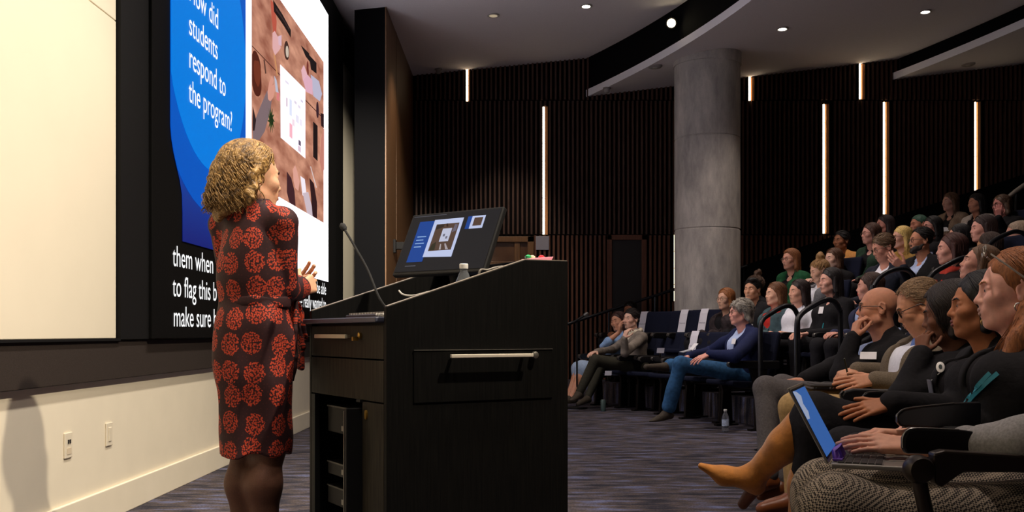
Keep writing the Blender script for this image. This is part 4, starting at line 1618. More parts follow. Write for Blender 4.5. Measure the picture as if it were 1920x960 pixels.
def hand_shapes(w, d, n, side, curl=0.35, spread=0.05, sc=1.0, thumb=0.5, curls=None):
    """Palm, four fingers and a thumb. d: towards the fingers, n: out of the palm, side: 'L' or 'R'."""
    d = unit(d)
    n = unit(np.array(n, float)-d*(np.array(n, float) @ d))
    t = np.cross(d, n)*(-1 if side == 'L' else 1)     # towards the thumb
    S = []
    offs = (0.029, 0.0095, -0.010, -0.028)
    kn = (0.092, 0.096, 0.091, 0.082)
    segs = ((0.044, 0.027, 0.021), (0.049, 0.031, 0.022), (0.045, 0.029, 0.021), (0.036, 0.021, 0.019))
    rad = (0.0092, 0.0094, 0.0090, 0.0080)
    for i in range(4):
        K = w+(d*kn[i]+t*offs[i]-n*0.002)*sc
        S.append(cap(w+(d*0.008+t*offs[i]*0.55)*sc, K, 0.0145*sc, 0.0115*sc, 0.012*sc))
        c0 = curls[i] if curls else curl
        ang = 0.0
        p = K
        for j, sl in enumerate(segs[i]):
            ang += c0*(0.8 if j == 0 else 1.0)
            dd = unit(d*math.cos(ang)+n*math.sin(ang)+t*spread*(1.5-i))
            p2 = p+dd*sl*sc
            S.append(cap(p, p2, rad[i]*sc*(1-0.07*j), rad[i]*sc*(0.93-0.07*j), 0.004*sc if j == 0 else 0.003*sc))
            p = p2
    b0 = w+(d*0.018+t*0.022+n*0.006)*sc
    b1 = b0+unit(d*0.62+t*0.68+n*0.30)*0.046*sc
    b2 = b1+unit(d*(0.75+0.2*thumb)+t*(0.62-thumb*0.5)+n*(0.15+0.4*thumb))*0.033*sc
    b3 = b2+unit(d*0.95+t*(0.35-thumb*0.6)+n*(0.15+0.4*thumb))*0.027*sc
    S += [cap(b0, b1, 0.0165*sc, 0.0115*sc, 0.014*sc), cap(b1, b2, 0.0108*sc, 0.0098*sc, 0.004*sc), cap(b2, b3, 0.0098*sc, 0.0078*sc, 0.004*sc)]
    return S


def glasses(C, R, sc, parent, m, lens=None):
    def q(x, y, z):
        return C+R @ (V(x, y, z)*sc)
    mb = MB()
    for s in (-1, 1):
        ring = [q(0.097-0.10*abs(abs(y)-0.010)**1.4*1.5, s*y, z) for y, z in ((0.012, 0.012), (0.030, 0.017), (0.050, 0.013), (0.055, 0.0), (0.048, -0.016), (0.030, -0.020), (0.014, -0.013), (0.012, 0.0))]
        mb.tube(ring+[ring[0]], 0.0022*sc, 6, caps=False)
        mb.tube([q(0.087, s*0.055, 0.008), q(0.05, s*0.074, 0.009), q(-0.004, s*0.084, 0.010), q(-0.022, s*0.084, -0.006)], 0.0022*sc, 6)
    mb.tube([q(0.097, -0.012, 0.006), q(0.104, 0, 0.008), q(0.097, 0.012, 0.006)], 0.002*sc, 6)
    return mb.build('glasses', m, parent, smooth=True)


def fabric(name, rgb, noise=0.15, nscale=60, bump=0.25, bscale=45, rough=0.85):
    return mat(name, rgb, rough, noise=noise, nscale=nscale, bump=bump, bscale=bscale, spec=0.2)


SHOEB = mat('shoe_black', (26, 24, 24), 0.4)
PEOPLE = {}


def person(key, label, C, yaw, o):
    """A seated or standing figure. Coordinates in o are world positions; meshes are stored relative to the floor point under the hips."""
    h = o.get('h', 0.006)                      # head/hand resolution
    hc = o.get('hc', 0.012)                    # clothes resolution
    sc = o.get('sc', 1.0)
    floor = o.get('floor', 0.0)
    byaw = o.get('byaw', yaw)
    F = V(math.cos(byaw), math.sin(byaw), 0)
    Lf = V(-F[1], F[0], 0)
    U = V(0, 0, 1)
    R = frame(yaw, o.get('pitch', 0), o.get('roll', 0))
    fem = o.get('fem', False)
    shw = o.get('shw', 0.158 if fem else 0.18)
    N = o.get('neck', C-U*0.165*sc-F*0.055*sc)
    hip = o.get('hip')
    if hip is None:
        hip = C+F*o.get('lean', 0.06)
        hip[2] = floor+o.get('hipz', 0.53)
    base = V(hip[0], hip[1], floor)

    def W_(v):
        return np.array(v, float)-base
    J = {}
    J['N'], J['hip'] = W_(N), W_(hip)
    ch = o.get('chest', N*0.62+hip*0.38+F*0.01)
    J['chest'] = W_(ch)
    for s, k in ((1, 'L'), (-1, 'R')):
        J['S'+k] = W_(o.get('S'+k, N-U*0.065*sc+Lf*shw*s*sc-F*0.01))
        J['H'+k] = W_(o.get('H'+k, hip+Lf*0.085*s*sc))
        J['K'+k] = W_(o.get('K'+k, hip+F*0.43*sc+U*0.02+Lf*0.10*s*sc))
        Kw = J['K'+k]+base
        J['A'+k] = W_(o.get('A'+k, V(Kw[0], Kw[1], floor+0.095)-F*0.0))
        Aw = J['A'+k]+base
        J['T'+k] = W_(o.get('T'+k, Aw+F*0.17*sc-U*0.055))
        Sw = J['S'+k]+base
        J['E'+k] = W_(o.get('E'+k, Sw+F*0.07*sc-U*0.265*sc+Lf*0.05*s))
        J['W'+k] = W_(o.get('W'+k, hip+F*0.27*sc+U*0.13+Lf*0.07*s))
    root = thing('person', label, 'person', base, group='seated audience' if o.get('seated', True) else None)
    Cl = W_(C)
    skin = skin_mat(o['skin'])
    lips = mat('lips_%d_%d_%d' % tuple(o.get('lips', darker(o['skin'], 0.78))), o.get('lips', darker(o['skin'], 0.78)), 0.4)
    hairc = o.get('hair', (40, 30, 26))
    eyem = mat('iris_dark', (44, 32, 26), 0.2)
    browm = hair_mat(o.get('brow', darker(hairc, 0.8)))
    # --- body: head, neck, hands, and a slim figure under the clothes, one mesh
    oo = dict(o)
    chunks = head_chunks(Cl, R, sc, h, oo, J['N']-U*0.05)
    core = [cap(J['N']-U*0.03, J['chest'], 0.055, 0.10), cap(J['chest'], J['hip'], 0.10, 0.10), cap(J['SL'], J['SR'], 0.045)]
    for k in 'LR':
        core += [cap(J['S'+k], J['E'+k], 0.042, 0.034), cap(J['E'+k], J['W'+k], 0.034, 0.024)]
        core += [cap(J['H'+k], J['K'+k], 0.072, 0.048), cap(J['K'+k], J['A'+k], 0.046, 0.032)]
    chunks.append((*surf(core, max(hc, 0.012)), 0))
    for k in 'LR':
        hd = o.get('hand'+k)
        if hd is None:
            fd = unit(J['W'+k]-J['E'+k])
            hd = dict(d=unit(F*0.8+fd*0.4-Lf*(0.35 if k == 'L' else -0.35)-U*0.15), n=-U)
        if hd.get('skip'):
            continue
        hs = hand_shapes(J['W'+k], hd['d'], hd['n'], k, hd.get('curl', 0.3), hd.get('spread', 0.06), hd.get('sc', 0.95 if fem else 1.03)*sc, hd.get('thumb', 0.5), hd.get('curls'))
        back = unit(J['E'+k]-J['W'+k])
        hs.append(cap(J['W'+k]+back*o.get('bare', 0.05), J['W'+k], 0.028, 0.021, 0.015))
        chunks.append((*surf(hs, o.get('hh', min(h, 0.005))), 0))
    if o.get('bare_arms'):
        a = []
        for k in 'LR':
            a += [cap(J['S'+k], J['E'+k], 0.045, 0.038), cap(J['E'+k], J['W'+k], 0.038, 0.025)]
        chunks.append((*surf(a, max(h, 0.006)), 0))
    if o.get('bare_legs'):
        a = []
        for k in 'LR':
            kk = J['K'+k]
            a += [cap(J['H'+k], kk, 0.078, 0.056), cap(kk, kk*0.62+J['A'+k]*0.38-F*0.018, 0.052, 0.056, 0.03), cap(kk*0.62+J['A'+k]*0.38-F*0.018, J['A'+k], 0.056, 0.036, 0.03)]
        chunks.append((*surf(a, 0.008), 0))
    skinmesh('body', chunks, [skin, EYEW, eyem, lips, browm], root)
    # --- hair
    st = o.get('style', 'short')
    hs, disp = hair_shapes(Cl, R, sc, st, dict(o, seed=len(PEOPLE)+2))
    if hs:
        hs = hs+[x(Cl, R, sc) for x in o.get('hair_extra', [])]
        v, f_ = surf(hs, o.get('hhair', h), disp)
        cks = [(v, f_, 0)]
        if st != 'fringe' and not o.get('cap'):
            near = o.get('h', 0.006) < 0.0045
            cks.append((*strands(Cl, R, sc, st, dict(o, seed=len(PEOPLE)+2), o.get('nstr', 2600 if near else 420), o.get('rstr', 0.0010 if near else 0.0024)), 0))
        skinmesh(o.get('cap', 'hair'), cks, hair_mat(hairc, st.startswith('curly')), root)
    if o.get('beard'):
        def q(x, y, z):
            return Cl+R @ (V(x, y, z)*sc)
        bs = [ell(q(0.032, 0, -0.070), V(0.066, 0.063, 0.056)*sc, R, 0.02*sc), ball(q(0.076, 0, -0.104), 0.027*sc, 0.02*sc), cap(q(0.005, 0.062, -0.03), q(0.02, 0.052, -0.07), 0.013*sc), cap(q(0.005, -0.062, -0.03), q(0.02, -0.052, -0.07), 0.013*sc),
              plane(q(0.06, 0, -0.052), R @ V(0.35, 0, 1), 0.006), cap(q(0.096, 0.02, -0.049), q(0.096, -0.02, -0.049), 0.0065*sc), ell(q(0.10, 0, -0.066), V(0.03, 0.022, 0.009)*sc, R, 0.004, '-')]
        skinmesh('beard', [(*surf(bs, h, waves(200, 0.002*sc, 5)), 0)], hair_mat(o['beard']), root)
    # --- clothes
    top = o.get('top')
    if top:
        kind, tm = top[0], top[1]
        e = o.get('puff', 0.0)+(0.012 if kind in ('jacket', 'coat') else 0.004)
        wr = 0.103 if fem else 0.118

        def torso(e, low=True):
            T = []
            for s in (-1, 1):
                T.append(cap(J['hip']+Lf*0.06*s+U*(0.0 if low else 0.06), J['chest']+Lf*0.062*s, wr*sc+e, wr*sc*0.98+e, 0.06))
                T.append(cap(J['chest']+Lf*0.062*s, J['N']-U*0.10+Lf*0.07*s, wr*sc*0.98+e, 0.082+e, 0.06))
            T.append(cap(J['SL']-Lf*0.01, J['SR']+Lf*0.01, 0.058+e, None, 0.05))
            for k in 'LR':
                T.append(cap(J['N']+U*0.012*sc, J['S'+k], 0.045+e, 0.052+e, 0.04))
            if fem:
                for s in (-1, 1):
                    T.append(ball(J['chest']+F*0.062+Lf*0.075*s+U*0.03, 0.072+e*0.6, 0.05))
            return T

        def sleeves(e, upto=1.0):
            T = []
            for k in 'LR':
                ws = J['E'+k]+(J['W'+k]-J['E'+k])*upto
                T.append(cap(J['S'+k], J['E'+k], 0.057+e, 0.048+e, 0.035))
                T.append(cap(J['E'+k], ws, 0.048+e, 0.034+e, 0.02))
            return T
        fold = waves(26, o.get('fold', 0.004), seed=len(PEOPLE)+40)
        up = o.get('sleeve', 0.97)
        if kind in ('jacket', 'coat'):
            sm = top[2]
            v, f_ = surf(torso(-0.004)+[cap(J['N']-U*0.06, J['N']+U*0.022*sc-F*0.004, 0.062*sc, 0.056*sc, 0.02)]+[plane(Cl-U*0.085*sc+F*0.0, U+F*-0.35, 0.01)], hc*0.8, waves(30, 0.002, 8))
            skinmesh('shirt', [(v, f_, 0)], sm, root)
            jk = torso(e)+(sleeves(e, up))
            jk.append(torus(J['N']-U*0.005-F*0.006, U*0.9+F*0.45, 0.067*sc, 0.014, 0.02))
            top_ = J['N']+F*0.10-U*0.02
            bot = J['chest']*0.45+J['hip']*0.55+F*0.19
            jk.append(cap(top_, bot, o.get('vneck', 0.068), o.get('vlow', 0.018), 0.012, '-'))
            jk.append(cap(J['N']+U*0.06+F*0.02, J['N']+F*0.06-U*0.03, 0.052*sc, 0.06*sc, 0.01, '-'))
            v, f_ = surf(jk, hc, fold)
            jo = skinmesh(kind, [(v, f_, 0)], tm, root)
            lap = []
            for s in (-1, 1):
                a = J['N']+Lf*0.066*s*sc+U*0.012+F*0.012
                b_ = J['N']+Lf*0.082*s+F*0.085-U*0.09
                c_ = bot+Lf*0.012*s-F*0.02
                lap += [cap(a, b_, 0.012, 0.020, 0.01), cap(b_, c_, 0.020, 0.007, 0.01)]
            skinmesh('lapel', [(*surf(lap, max(0.006, hc*0.6)), 0)], tm, jo)
            if o.get('cuff', True) and o.get('h', 0.006) < 0.0065:
                for k in 'LR':
                    ax = unit(J['W'+k]-J['E'+k])
                    pp = J['E'+k]+(J['W'+k]-J['E'+k])*min(up, 1.0)
                    MB().tube([pp-ax*0.02, pp+ax*0.012], [0.030, 0.0295], 16).build('shirt_cuff', sm, root, smooth=True)
            cm = o.get('collar')
            if cm is not None:
                cr_ = 0.050*sc if fem else 0.0575*sc
                cs = [torus(J['N']+U*(0.012+0.009*i_)*sc-F*(0.004+0.004*i_), U*0.93+F*0.36, cr_, 0.0075, 0.012) for i_ in range(3)]
                skinmesh('collar', [(*surf(cs, 0.004), 0)], cm, root)
            if o.get('tie') is not None:
                cf = J['chest']+F*(wr*sc+0.020)
                ts = [cap(J['N']+F*0.070-U*0.006, J['N']*0.5+cf*0.5+F*0.014+Lf*0.02, 0.017, 0.014, 0.01), cap(J['N']*0.5+cf*0.5+F*0.014+Lf*0.02, cf-U*0.10+Lf*0.035, 0.016, 0.028, 0.01)]
                skinmesh('necktie', [(*surf(ts, 0.005), 0)], o['tie'], root)
        else:
            v, f_ = surf(torso(e)+sleeves(e, up)+[cap(J['N']-U*0.03, J['N']+U*0.012*sc, 0.066*sc, 0.06*sc, 0.03), plane(Cl-U*0.095*sc, U-F*0.35, 0.01)], hc, fold)
            skinmesh(kind, [(v, f_, 0)], tm, root)
    if o.get('scarf') is not None:
        ss = [torus(J['N']+U*0.01, U+F*0.3, 0.072*sc, 0.030, 0.03), cap(J['N']+F*0.08+Lf*0.03, J['chest']+F*0.12+Lf*0.05, 0.034, 0.04, 0.03), cap(J['N']+F*0.08-Lf*0.03, J['chest']+F*0.12-Lf*0.05, 0.034, 0.04, 0.03)]
        skinmesh('scarf', [(*surf(ss, max(hc*0.7, 0.006), waves(60, 0.005, 3)), 0)], o['scarf'], root)
    if o.get('legs') is not None:
        lm = o['legs']
        T = [cap(J['HL'], J['HR'], 0.10*sc, None, 0.06)]
        lo_ = o.get('cut', {})
        for k in 'LR':
            ae = J['K'+k]+(J['A'+k]-J['K'+k])*lo_.get(k, 0.97)
            r1 = o.get('cuffr', 0.050)
            T += [cap(J['H'+k], J['K'+k], 0.094*sc, 0.068*sc, 0.05), cap(J['K'+k], ae, 0.067*sc, r1, 0.03)]
        v, f_ = surf(T, o.get('hl', hc), waves(24, 0.004, seed=len(PEOPLE)+60))
        skinmesh('trousers', [(v, f_, 0)], lm, root)
    if o.get('skirt') is not None:
        T = [cap(J['HL'], J['HR'], 0.11, None, 0.06)]
        for k in 'LR':
            T += [cap(J['H'+k], J['K'+k], 0.092, 0.078, 0.08), cap(J['K'+k], J['K'+k]-U*o.get('drop', 0.16)+F*0.0, 0.078, 0.085, 0.08)]
        v, f_ = surf(T, hc, waves(22, 0.006, 6))
        skinmesh('skirt', [(v, f_, 0)], o['skirt'], root)
    if o.get('socks') is not None:
        for k in 'LR':
            skinmesh('sock', [(*surf([cap(J['A'+k]+(J['K'+k]-J['A'+k])*0.22, J['A'+k]-U*0.02, 0.046, 0.044)], 0.008), 0)], o['socks'], root)
    if o.get('shoes') is not None:
        for k in 'LR':
            A, T_ = J['A'+k], J['T'+k]
            d = unit(T_-A)
            dh = unit(V(d[0], d[1], 0)) if abs(d[2]) < 0.9 else F
            S = [cap(A-dh*0.03-U*0.035, A+dh*0.02-U*0.02, 0.038, 0.042, 0.03), cap(A+d*0.03-U*0.02, T_, 0.042, 0.030, 0.03), plane(A-U*0.088, -U, 0.008)]
            skinmesh('shoe', [(*surf(S, 0.008), 0)], o['shoes'], root)
    if o.get('glasses') is not None:
        glasses(Cl, R, sc, root, o['glasses'])
    if o.get('badge'):
        for bd in o['badge']:
            bp_ = J['chest']+F*bd[0]+Lf*bd[1]+U*bd[2]
            fx = unit(F+U*0.25)
            lx = Lf
            ux = np.cross(fx, lx)
            w_, h_ = bd[3], bd[4]
            mb = MB()
            mb.box((-w_/2, 0, -h_/2), (w_/2, 0.004, h_/2), lambda p: bp_+lx*p[0]+fx*p[1]+ux*p[2])
            mb.build('name_badge', bd[5] if len(bd) > 5 else mat('badge_white', (238, 236, 238), 0.5), root, bevel=0.001)
    PEOPLE[key] = dict(root=root, J=J, base=base, C=C, F=F, L=Lf, R=R, Cl=Cl, sc=sc, floor=floor, hip=hip)
    return root


def face_yaw(p, turn):
    """Heading of someone at p seen turned by `turn` degrees: 0 looks at the camera, 90 shows the left profile."""
    return math.atan2(-p[1], -p[0])-math.radians(turn)


def seat_yaw(p):
    return math.atan2(6.6-p[1], -5.5-p[0])
# ------------------------------------------------------------------ the presenter
m, nt, b = new_mat('dress_print')
N, L = nt.nodes, nt.links
at = N.new('ShaderNodeAttribute')
at.attribute_name = 'pat'
mp = N.new('ShaderNodeMapping')
mp.inputs['Scale'].default_value = (1/0.098, 1/0.098, 1)
L.new(at.outputs['Vector'], mp.inputs[0])


def vor(scale, feat, rnd, src):
    v = N.new('ShaderNodeTexVoronoi')
    v.voronoi_dimensions = '2D'
    v.feature = feat
    v.inputs['Scale'].default_value = scale
    v.inputs['Randomness'].default_value = rnd
    L.new(src, v.inputs['Vector'])
    return v


def mth(op, a, b_=None, clamp=False):
    n_ = N.new('ShaderNodeMath')
    n_.operation = op
    n_.use_clamp = clamp
    for i, q in enumerate((a, b_)):
        if q is None:
            continue
        if isinstance(q, (int, float)):
            n_.inputs[i].default_value = q
        else:
            L.new(q, n_.inputs[i])
    return n_.outputs[0]


big = vor(1.0, 'F1', 0.28, mp.outputs[0])
fine = vor(13.0, 'F1', 1.0, mp.outputs[0])
nz = N.new('ShaderNodeTexNoise')
nz.noise_dimensions = '2D'
nz.inputs['Scale'].default_value = 7
L.new(mp.outputs[0], nz.inputs['Vector'])
rad = mth('ADD', big.outputs['Distance'], mth('MULTIPLY', mth('SUBTRACT', nz.outputs['Fac'], 0.5), 0.16))
inside = mth('LESS_THAN', rad, 0.42)
core_ = mth('LESS_THAN', rad, 0.10)
ring = mth('MULTIPLY', mth('GREATER_THAN', rad, 0.21), mth('LESS_THAN', rad, 0.25))
vein = mth('LESS_THAN', fine.outputs['Distance'], 0.44)
flower = mth('MULTIPLY', mth('MULTIPLY', inside, vein), mth('SUBTRACT', 1.0, mth('MULTIPLY', ring, 0.6)))
dots = vor(5.0, 'F1', 0.6, mp.outputs[0])
dot = mth('MULTIPLY', mth('LESS_THAN', dots.outputs['Distance'], 0.16), 0.35)
m1 = N.new('ShaderNodeMixRGB')
m1.inputs[1].default_value = lin((48, 24, 27))
m1.inputs[2].default_value = lin((82, 38, 36))
L.new(dot, m1.inputs[0])
m2 = N.new('ShaderNodeMixRGB')
L.new(m1.outputs[0], m2.inputs[1])
m2.inputs[2].default_value = lin((184, 66, 42))
L.new(flower, m2.inputs[0])
L.new(m2.outputs[0], b.inputs['Base Color'])
b.inputs['Roughness'].default_value = 0.7
b.inputs['Specular IOR Level'].default_value = 0.25
DRESS = m

S0 = 500.0
U = V(0, 0, 1)
C = P(474, 333, S0)
yaw, byaw = math.radians(38), math.radians(62)
F = V(math.cos(byaw), math.sin(byaw), 0)
Lf = V(-F[1], F[0], 0)
base = V(P(476, 600, S0)[0], P(476, 600, S0)[1], 0)
root = thing('person', 'woman presenter in a red medallion print dress standing with her back turned at the lectern', 'person', base)
R = frame(yaw, -0.03)
Cl = C-base
NK = P(474, 392, S0)-base
SL, SR = NK+Lf*0.142-U*0.055, NK-Lf*0.142-U*0.05
ER, WR = P(531, 540, 500)-base, P(566, 541, 466)-base
EL, WL = SL+F*0.10-U*0.27+Lf*0.03, P(546, 556, 450)-base
SK = (216, 166, 134)
skin, lips = skin_mat(SK), mat('presenter_lips', (178, 96, 90), 0.4)
ch = head_chunks(Cl, R, 1.0, 0.0035, dict(fem=True, nose=0.9), NK-U*0.04)
arm = []
for s_, e_, w_, k_, d_, n_, cu in ((SR, ER, WR, 'R', unit(V(0.28, 0.86, 0.25)), V(-0.85, 0.3, -0.25), (0.9, 0.95, 1.0, 1.05)), (SL, EL, WL, 'L', unit(V(0.5, 0.2, 0.6)), V(0.2, -0.8, 0.1), (0.5, 0.6, 0.7, 0.8))):
    hs = hand_shapes(w_, d_, n_, k_, 0.4, 0.05, 0.98, 0.4, cu)
    hs.append(cap(w_+unit(e_-w_)*0.12, w_, 0.036, 0.024, 0.015))
    ch.append((*surf(hs, 0.003), 0))
feet = {}
leg = []
for k_, px, dy in (('L', 462, 0.02), ('R', 507, -0.03)):
    x = (px-CX)/S0
    K = V(x, 3.7+dy, 0.50)-base
    A = V(x-0.004, 3.7+dy-0.01, 0.115)-base
    feet[k_] = (K, A)
    H_ = V(x*0.5+base[0]*0.5, 3.7+dy*0.5, 0.86)-base
    mid = K*0.66+A*0.34-F*0.022
    leg += [cap(H_, K, 0.075, 0.056, 0.03), cap(K, mid, 0.052, 0.057, 0.03), cap(mid, A, 0.056, 0.034, 0.04), cap(A, A+F*0.14-U*0.07, 0.034, 0.028, 0.03), cap(A, A-F*0.035-U*0.02, 0.032, 0.03, 0.02)]
ch.append((*surf(leg, 0.007), 0))
core = [cap(NK-U*0.03, NK-U*0.3, 0.05, 0.08), cap(NK-U*0.3, V(0, 0, 0.86), 0.08, 0.09), cap(SL, SR, 0.04)]
for s_, e_, w_ in ((SR, ER, WR), (SL, EL, WL)):
    core += [cap(s_, e_, 0.04, 0.035), cap(e_, w_, 0.035, 0.024)]
ch.append((*surf(core, 0.014), 0))
skinmesh('body', ch, [skin, EYEW, mat('iris_dark', (44, 32, 26), 0.2), lips, hair_mat((96, 70, 40))], root)


def q(x, y, z):
    return Cl+R @ V(x, y, z)


hs = [ell(q(-0.024, 0, 0.046), V(0.106, 0.088, 0.090), R, 0.02),
      cap(q(-0.060, 0, 0.02), q(-0.090, 0.01, -0.09), 0.070, 0.060, 0.03), cap(q(-0.090, 0.01, -0.09), q(-0.105, 0.03, -0.15), 0.056, 0.032, 0.03)]
for s in (-1, 1):
    hs.append(cap(q(-0.012, 0.070*s, 0.04), q(-0.05, 0.084*s, -0.075), 0.028, 0.034, 0.03))
hs.append(cap(q(-0.07, 0.080, -0.06), q(-0.10, 0.090, -0.13), 0.032, 0.020, 0.03))
hs += [plane(q(0.046, 0, 0.030), R @ V(0.8, 0, -0.6), 0.012), ell(q(0.088, 0, -0.030), V(0.074, 0.070, 0.100), R, 0.012, '-')]
w1, w2 = waves(62, 0.007, 5), waves(150, 0.0035, 6)


def curl(X, Y, Z):
    z0 = np.clip((Cl[2]+0.06-Z)/0.12, 0.12, 1.0)
    return w1(X, Y, Z)*z0+w2(X, Y, Z)


HM, nt, b = new_mat('curly_blonde_brown')
N, L = nt.nodes, nt.links
tc = N.new('ShaderNodeTexCoord')
wv = N.new('ShaderNodeTexNoise')
wv.inputs['Scale'].default_value = 34
wv.inputs['Detail'].default_value = 5
wv.inputs['Distortion'].default_value = 2.0
L.new(tc.outputs['Object'], wv.inputs[0])
cr = N.new('ShaderNodeValToRGB')
e = cr.color_ramp.elements
e[0].position, e[0].color = 0.36, lin((80, 56, 26))
e[1].position, e[1].color = 0.66, lin((190, 152, 94))
e.new(0.5).color = lin((146, 110, 58))
L.new(wv.outputs['Fac'], cr.inputs[0])
L.new(cr.outputs[0], b.inputs['Base Color'])
b.inputs['Roughness'].default_value = 0.45
bp = N.new('ShaderNodeBump')
bp.inputs['Strength'].default_value = 0.8
bp.inputs['Distance'].default_value = 0.012
L.new(wv.outputs['Fac'], bp.inputs['Height'])
L.new(bp.outputs[0], b.inputs['Normal'])
skinmesh('hair', [(*surf(hs, 0.0035, curl), 0), (*strands(Cl, R, 1.02, 'curly_long', dict(seed=5, vol=1.0, curl=1.0, face_edge=98, curl_from=0.07, flare=(-0.25, 0.16), nseg=32), 3000, 0.0019), 0), (*strands(Cl-R @ V(0.014, -0.014, 0.034), R, 1.02, 'curly_long', dict(seed=9, vol=0.98, curl=1.15, face_edge=108, curl_from=0.05, flare=(-0.2, 0.26), nseg=32), 1600, 0.0019), 0)], HM, root)

# the dress
Rb = np.array([[F[0], Lf[0], 0], [F[1], Lf[1], 0], [0, 0, 1.0]])
secs = [(0.478, 0.0, 0.0, 0.126, 0.140), (0.56, 0.0, 0, 0.124, 0.143), (0.70, 0.0, 0, 0.124, 0.150), (0.86, -0.005, 0, 0.132, 0.162), (0.95, -0.005, 0, 0.128, 0.158),
        (1.03, 0.0, 0, 0.112, 0.140), (1.06, 0, 0, 0.110, 0.138), (1.105, 0.0, 0, 0.130, 0.143), (1.20, 0.0, 0, 0.122, 0.138), (1.30, -0.004, 0, 0.106, 0.134), (1.36, -0.008, 0, 0.085, 0.118), (1.40, -0.012, 0, 0.066, 0.086), (1.425, -0.014, 0, 0.058, 0.064)]
dr = [loft(secs, Rb, (0, 0, 0), 0.03)]
for s_ in (SL, SR):
    dr.append(cap(NK-U*0.03, s_, 0.05, 0.054, 0.03))
dr.append(cap(SL, SR, 0.046, None, 0.03))
slv = []
for s_, e_, w_ in ((SR, ER, WR), (SL, EL, WL)):
    wr = e_+(w_-e_)*0.86
    slv += [cap(s_, e_, 0.054, 0.056, 0.007), cap(e_, wr, 0.056, 0.046, 0.012)]
pl1, pl2 = waves(44, 0.010, 12, stretch=(1, 1, 0.10)), waves(30, 0.005, 13)


def folds(X, Y, Z):
    w = np.clip((1.06-Z)/0.2, 0.0, 1.0)
    return pl1(X, Y, Z)*w+pl2(X, Y, Z)


def pat(vs, cls):
    """cls None: which panel of cloth each point belongs to; else the print coordinates on those panels."""
    y = vs @ Lf
    x = vs @ F
    arms = ((SR, ER, 1.0), (ER, WR, 1.31), (SL, EL, 2.0), (EL, WL, 2.31))
    if cls is None:
        dt = np.sqrt((x/0.12)**2+(y/0.15)**2)*0.13-0.13
        c = np.zeros(len(vs), int)
        for n_, (a, b_, off) in enumerate(arms):
            ab = b_-a
            t = np.clip(((vs-a) @ ab)/(ab @ ab), 0, 1)
            dist = np.linalg.norm(vs-a-t[:, None]*ab, axis=1)-0.056
            sel = dist < dt-0.004
            c[sel] = n_+1
            dt = np.where(sel, dist, dt)
        return c
    u = np.arctan2(-y, -x)*0.15
    out = np.stack([u, vs[:, 2], np.zeros(len(vs))], 1)
    for n_, (a, b_, off) in enumerate(arms):
        sel = cls == n_+1
        ab = b_-a
        L_ = np.linalg.norm(ab)
        tu = ((vs-a) @ ab)/L_
        d = vs-a-(tu/L_)[:, None]*ab
        e1 = unit(np.cross(ab, V(-0.6, 0.75, 0.2)))
        e2 = unit(np.cross(ab, e1))
        ang = np.arctan2(d @ e2, d @ e1)*0.056
        out[sel, 0] = (ang+off)[sel]
        out[sel, 1] = tu[sel]+off*0.37
    return out


v, f_ = surf(dr+slv, 0.006, folds)
dress = skinmesh('dress', [(v, f_, 0)], DRESS, root, pat)
sash = [loft([(1.025, 0, 0, 0.112, 0.141), (1.045, 0, 0, 0.1145, 0.143), (1.068, 0, 0, 0.112, 0.141)], Rb, (0, 0, 0), 0.01)]
skinmesh('waist_sash', [(*surf(sash, 0.006, waves(60, 0.003, 4, stretch=(1, 1, 0.3))), 0)], DRESS, root, pat)
a = P(553, 568, 488)-base
for nm, pts in (('sash_tail', [a, P(556, 600, 486)-base, P(566, 650, 486)-base, P(563, 690, 486)-base]), ('sash_tail', [a+V(0.01, 0.02, 0), P(560, 585, 482)-base, P(564, 612, 480)-base, P(572, 634, 480)-base]), ('sash_tail', [a, P(549, 620, 490)-base, P(551, 670, 490)-base, P(547, 712, 490)-base])):
    tl = [rbox((pts[i]+pts[i+1])/2, (0.008, 0.020, np.linalg.norm(pts[i+1]-pts[i])/2+0.008), np.stack([unit(np.cross(V(0.6, -0.7, 0), unit(pts[i+1]-pts[i]))), unit(np.cross(unit(pts[i+1]-pts[i]), unit(np.cross(V(0.6, -0.7, 0), unit(pts[i+1]-pts[i]))))), unit(pts[i+1]-pts[i])], 1), 0.007, 0.015) for i in range(len(pts)-1)]
    skinmesh(nm, [(*surf(tl, 0.004, waves(70, 0.003, 9)), 0)], DRESS, root, pat)
# brown tights and black heels
TI = mat('brown_tights', (92, 60, 46), 0.55, noise=0.2, nscale=300, spec=0.3)
lg = []
for k_ in 'LR':
    K, A = feet[k_]
    mid = K*0.66+A*0.34-F*0.022
    lg += [cap(K+U*0.2, K, 0.068, 0.060, 0.03), cap(K, mid, 0.056, 0.061, 0.03), cap(mid, A, 0.060, 0.038, 0.04), cap(A, A+F*0.05-U*0.03, 0.037, 0.034, 0.03)]
skinmesh('tights', [(*surf(lg, 0.006), 0)], TI, root)
for k_ in 'LR':
    K, A = feet[k_]
    sh = [cap(A-F*0.035-U*0.03, A+F*0.05-U*0.055, 0.036, 0.036, 0.03), cap(A+F*0.05-U*0.055, A+F*0.15-U*0.085, 0.037, 0.026, 0.03), cap(A-F*0.045-U*0.05, A-F*0.05-U*0.104, 0.018, 0.010, 0.01), ell(A+U*0.025, V(0.045, 0.04, 0.05), None, 0.01, '-'), plane(V(0, 0, 0.003), -U, 0.004)]
    skinmesh('shoe', [(*surf(sh, 0.005), 0)], SHOEB, root)
